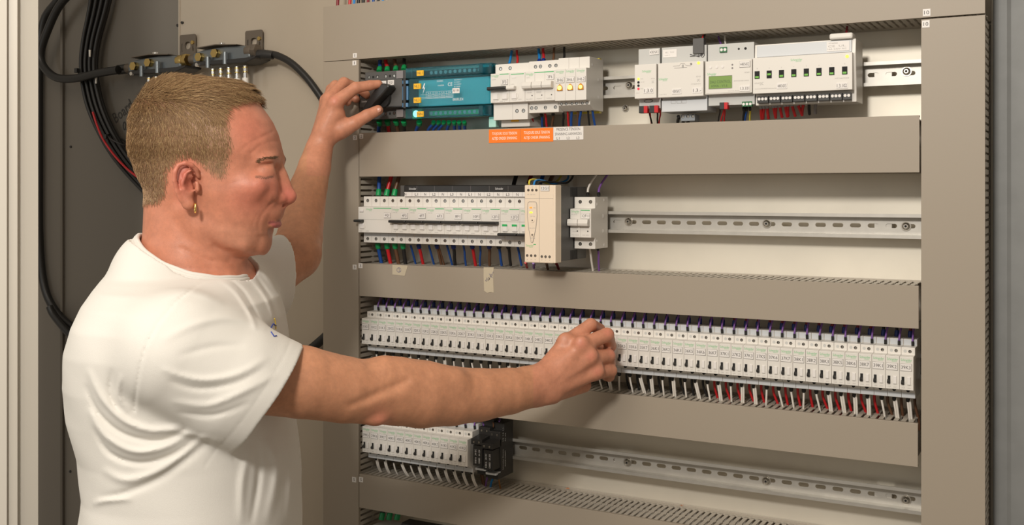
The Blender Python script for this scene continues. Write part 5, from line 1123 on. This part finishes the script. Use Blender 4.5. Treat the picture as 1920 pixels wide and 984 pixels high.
# ---- hair ----
def nearest_surface_strands(count, seed):
    rg = np.random.default_rng(seed)
    tri = bv[bf]; c = tri.mean(1); nrm = np.cross(tri[:, 2]-tri[:, 0], tri[:, 3]-tri[:, 1]); ar = np.linalg.norm(nrm, axis=1); nrm /= ar[:, None]+1e-9
    fx, fy = pxpy(c); ok = scalp[bf].all(1)
    sel = np.flatnonzero(ok); p = ar[sel]/ar[sel].sum(); f = rg.choice(sel, count, p=p); w = rg.dirichlet([1]*4, count)
    P = (tri[f]*w[:, :, None]).sum(1); N = nrm[f]
    Pm = P.copy(); Pm[:, 1] = DH-np.abs(P[:, 1]-DH); hx_, hy_ = pxpy(Pm); edge = seg_d(hx_, hy_, [(489, 185)]+hairpoly[1:21]); edge = np.where(P[:, 1] < DH+200, edge, 99)
    keep = rg.uniform(0, 1, count) < np.clip(edge/np.where((hx_ > 400) & (hy_ > 225), 22, 13), 0.06, 1)
    P, N = P[keep], N[keep]
    if (N*(P-Q(385, 270, DH))).sum(1).mean() < 0: N = -N
    return P, N, rg
def hair_mesh(count, seed):
    P, N, rg = nearest_surface_strands(count, seed); Pm = P.copy(); Pm[:, 1] = DH-np.abs(P[:, 1]-DH); x, y = pxpy(Pm); n = len(P)
    top = np.clip((235-y)/60, 0, 1)*np.clip((N[:, 2]+.15)/.5, 0, 1); side = np.clip((y-270)/70, 0, 1)
    front = np.clip((x-420)/60, 0, 1)*np.clip((225-y)/30, 0, 1)
    back = np.clip((330-x)/70, 0, 1)
    dirv = np.stack([.25-.55*back+.75*top+.3*front, rg.normal(0, .16, n), -.95*(1-top)+.10*top+.12*front], 1)
    dirv += rg.normal(0, .16, (n, 3)); dirv -= N*(dirv*N).sum(1)[:, None]*.9
    dirv /= np.linalg.norm(dirv, axis=1)[:, None]+1e-9
    length = (10+9.5*top-6*front-2.5*side)*np.where((x > 385) & (y > 225), .65, 1)*rg.uniform(.7, 1.2, n); lift = .17+.20*top+.25*front+.08*back
    crest = np.clip(1-np.abs(x-300)/50, 0, 1)*np.clip((200-y)/30, 0, 1); lift = lift+.3*crest
    pts = [P-N*.8]; p = P.copy(); d = dirv+N*lift[:, None]; d /= np.linalg.norm(d, axis=1)[:, None]
    for k in range(3):
        p = p+d*(length/3)[:, None]; pts.append(p.copy()); d = d-N*.17+dirv*.08; d /= np.linalg.norm(d, axis=1)[:, None]
    rad = [.22, .22, .17, .05]; a0 = np.cross(dirv, N); a0 /= np.linalg.norm(a0, axis=1)[:, None]+1e-9; V, Fc = [], []
    for j, (pp, r) in enumerate(zip(pts, rad)):
        for q in range(3):
            an = 2*math.pi*q/3; V.append(pp+(a0*math.cos(an)+N*math.sin(an))*r)
    V = np.stack(V, 1).reshape(-1, 3); base = np.arange(n)*12
    for j in range(3):
        for q in range(3): Fc.append(np.stack([base+3*j+q, base+3*j+(q+1) % 3, base+3*(j+1)+(q+1) % 3, base+3*(j+1)+q], 1))
    tone = rg.uniform(0, 1, n); dark = np.clip(.55*np.clip((260-y)/60, 0, 1)*np.clip((N[:, 2]+.2), 0, 1)+.25*back, 0, 1)
    col = np.array([.33, .20, .095])*(1-tone[:, None])+np.array([.19, .105, .045])*tone[:, None]
    grey = side*.55; col = col*(1-grey[:, None])+np.array([.44, .29, .19])*grey[:, None]
    blond = (rg.uniform(0, 1, n) < .16)[:, None]; col = np.where(blond, np.array([.46, .31, .15]), col)
    return V, np.concatenate(Fc), np.repeat(col, 12, 0)
hm = bpy.data.materials.new('hair'); hm.use_nodes = True; hb = hm.node_tree.nodes['Principled BSDF']; va = hm.node_tree.nodes.new('ShaderNodeVertexColor'); va.layer_name = 'tint'
hm.node_tree.links.new(va.outputs['Color'], hb.inputs['Base Color']); hb.inputs['Roughness'].default_value = .45; hb.inputs['Specular IOR Level'].default_value = .35
V, Fc, col = hair_mesh(50000, 5); to_obj('hair', V, Fc, hm, man, col)['label'] = 'short sandy blond hair'
# eyebrows and lashes
rg = np.random.default_rng(2); segs = []
def strand(p, q, r, col):
    d = q-p; u = np.cross(d, [0, 1, 0.3]); u /= np.linalg.norm(u)+1e-9; w = np.cross(d, u); w /= np.linalg.norm(w)+1e-9
    return np.array([p+(u*math.cos(a)+w*math.sin(a))*r for a in (0, 2.1, 4.2)]+[q+(u*math.cos(a)+w*math.sin(a))*r*.3 for a in (0, 2.1, 4.2)]), col
def surf_at(px, py, s):      # body surface point seen from the side s at px,py
    m = (np.abs(x-px) < 2.2) & (np.abs(y-py) < 2.2) & (np.abs(bv[:, 1]-DH) < 95) & ((bv[:, 1] < DH) if s > 0 else (bv[:, 1] > DH))
    if not m.any(): return None
    k = np.argmin(bv[m][:, 1]) if s > 0 else np.argmax(bv[m][:, 1]); return bv[m][k]
for s in (1, -1):
    brow = [(486, 306), (490, 301), (497, 297), (507, 295), (516, 294.5), (523, 294)]
    VV, CC = [], []
    for i in range(260):
        t = rg.uniform(0, len(brow)-1.001); k = int(t); a, b_ = np.array(brow[k]), np.array(brow[k+1]); c = a+(b_-a)*(t-k)+rg.normal(0, 1.3, 2)
        p = surf_at(c[0], c[1], s)
        if p is None: continue
        q = surf_at(c[0]-4.5, c[1]-1.5*(1-t/5)+1.2*t/5, s)
        if q is None: continue
        p = p+np.array([.2, -s*.2, 0]); q = q+np.array([.3, -s*1.0, .3])+rg.normal(0, .3, 3); v, cc = strand(p, q, .3, (.20, .115, .06)); VV.append(v); CC.append([cc]*6)
    for i in range(110):
        t = i/109; c = (481+31*t, 331.5+2.5*math.sin(t*3.1)+(-1.5*t)); p = surf_at(c[0], c[1]-1, s)
        if p is None: continue
        q = p+np.array([1.2*t, -s*(1.3-.6*t), -1.3]); v, cc = strand(p, q, .3, (.07, .04, .025)); VV.append(v); CC.append([cc]*6)
    if VV:
        V = np.concatenate(VV); n = len(VV); base = np.arange(n)[:, None]*6
        Fc = np.concatenate([base+np.array([[j, (j+1) % 3, 3+(j+1) % 3, 3+j]]) for j in range(3)]); to_obj('eyebrow', V, Fc, hm, man, np.concatenate([np.array(c) for c in CC]))
# earring and thumb nail
er = MB(); ec = to_world(np.array([L(366, 390, 82)]))[0]-ORG[0]
er.tube([Vector(ec)+Vector((ST*0+4.6*math.cos(a)*.55*CT+2*math.sin(a)*0, 4.6*math.cos(a)*.55*ST-3.2*math.cos(a)*.9, 5.6*math.sin(a))) for a in [k*math.pi/10 for k in range(21)]], 1.25, 8)
part('earring', er, mat('gold', (.95, .68, .22), .18, 1), man, label='small gold hoop earring')
def nail(c, ax, rx, rz, rot):
    N_ = 14; M_ = 7; vs = []; fs = []
    ca, sa = math.cos(rot), math.sin(rot)
    for i in range(M_+1):
        f = math.pi*i/M_
        for j in range(N_):
            g_ = 2*math.pi*j/N_; a, b_, cc = rx*math.sin(f)*math.cos(g_), 1.6*math.cos(f), rz*math.sin(f)*math.sin(g_)
            vs.append(c+np.array([a*ca-cc*sa, b_, a*sa+cc*ca])+np.array(ax)*0)
    for i in range(M_):
        for j in range(N_): fs.append((i*N_+j, i*N_+(j+1) % N_, (i+1)*N_+(j+1) % N_, (i+1)*N_+j))
    return np.array(vs), np.array(fs)
nm_ = mat('nail', (.55, .27, .19), .35); v, f = nail(Q(709.5, 206.5, 1812.9), (0, 0, 0), 6.0, 4.6, .5); to_obj('fingernail', v, f, nm_, man)
# trousers and shoes (below the frame)
tm = mat('denim', (.06, .08, .13), .85); trs = MB()
def Wl(px, D, c): p = Q(px, 357, D); return Vector(to_world(np.array([[p[0], D, c]]))[0]-ORG[0])
hipz = Q(0, 1100, DH)[2]
for nm2, D in (('trouser_leg', 1345), ('trouser_leg', 1515)):
    part(nm2, MB().tube([Wl(365, (D+DH)/2, hipz+40), Wl(368, D, hipz-120), Wl(372, D, -1080), Wl(362, D, -1560)], [120, 95, 72, 62], 20), tm, man)
    part('shoe', MB().tube([Wl(330, D, -1580), Wl(365, D, -1575), Wl(440, D, -1588), Wl(475, D, -1594)], [34, 42, 34, 20], 16), M['black'], man)
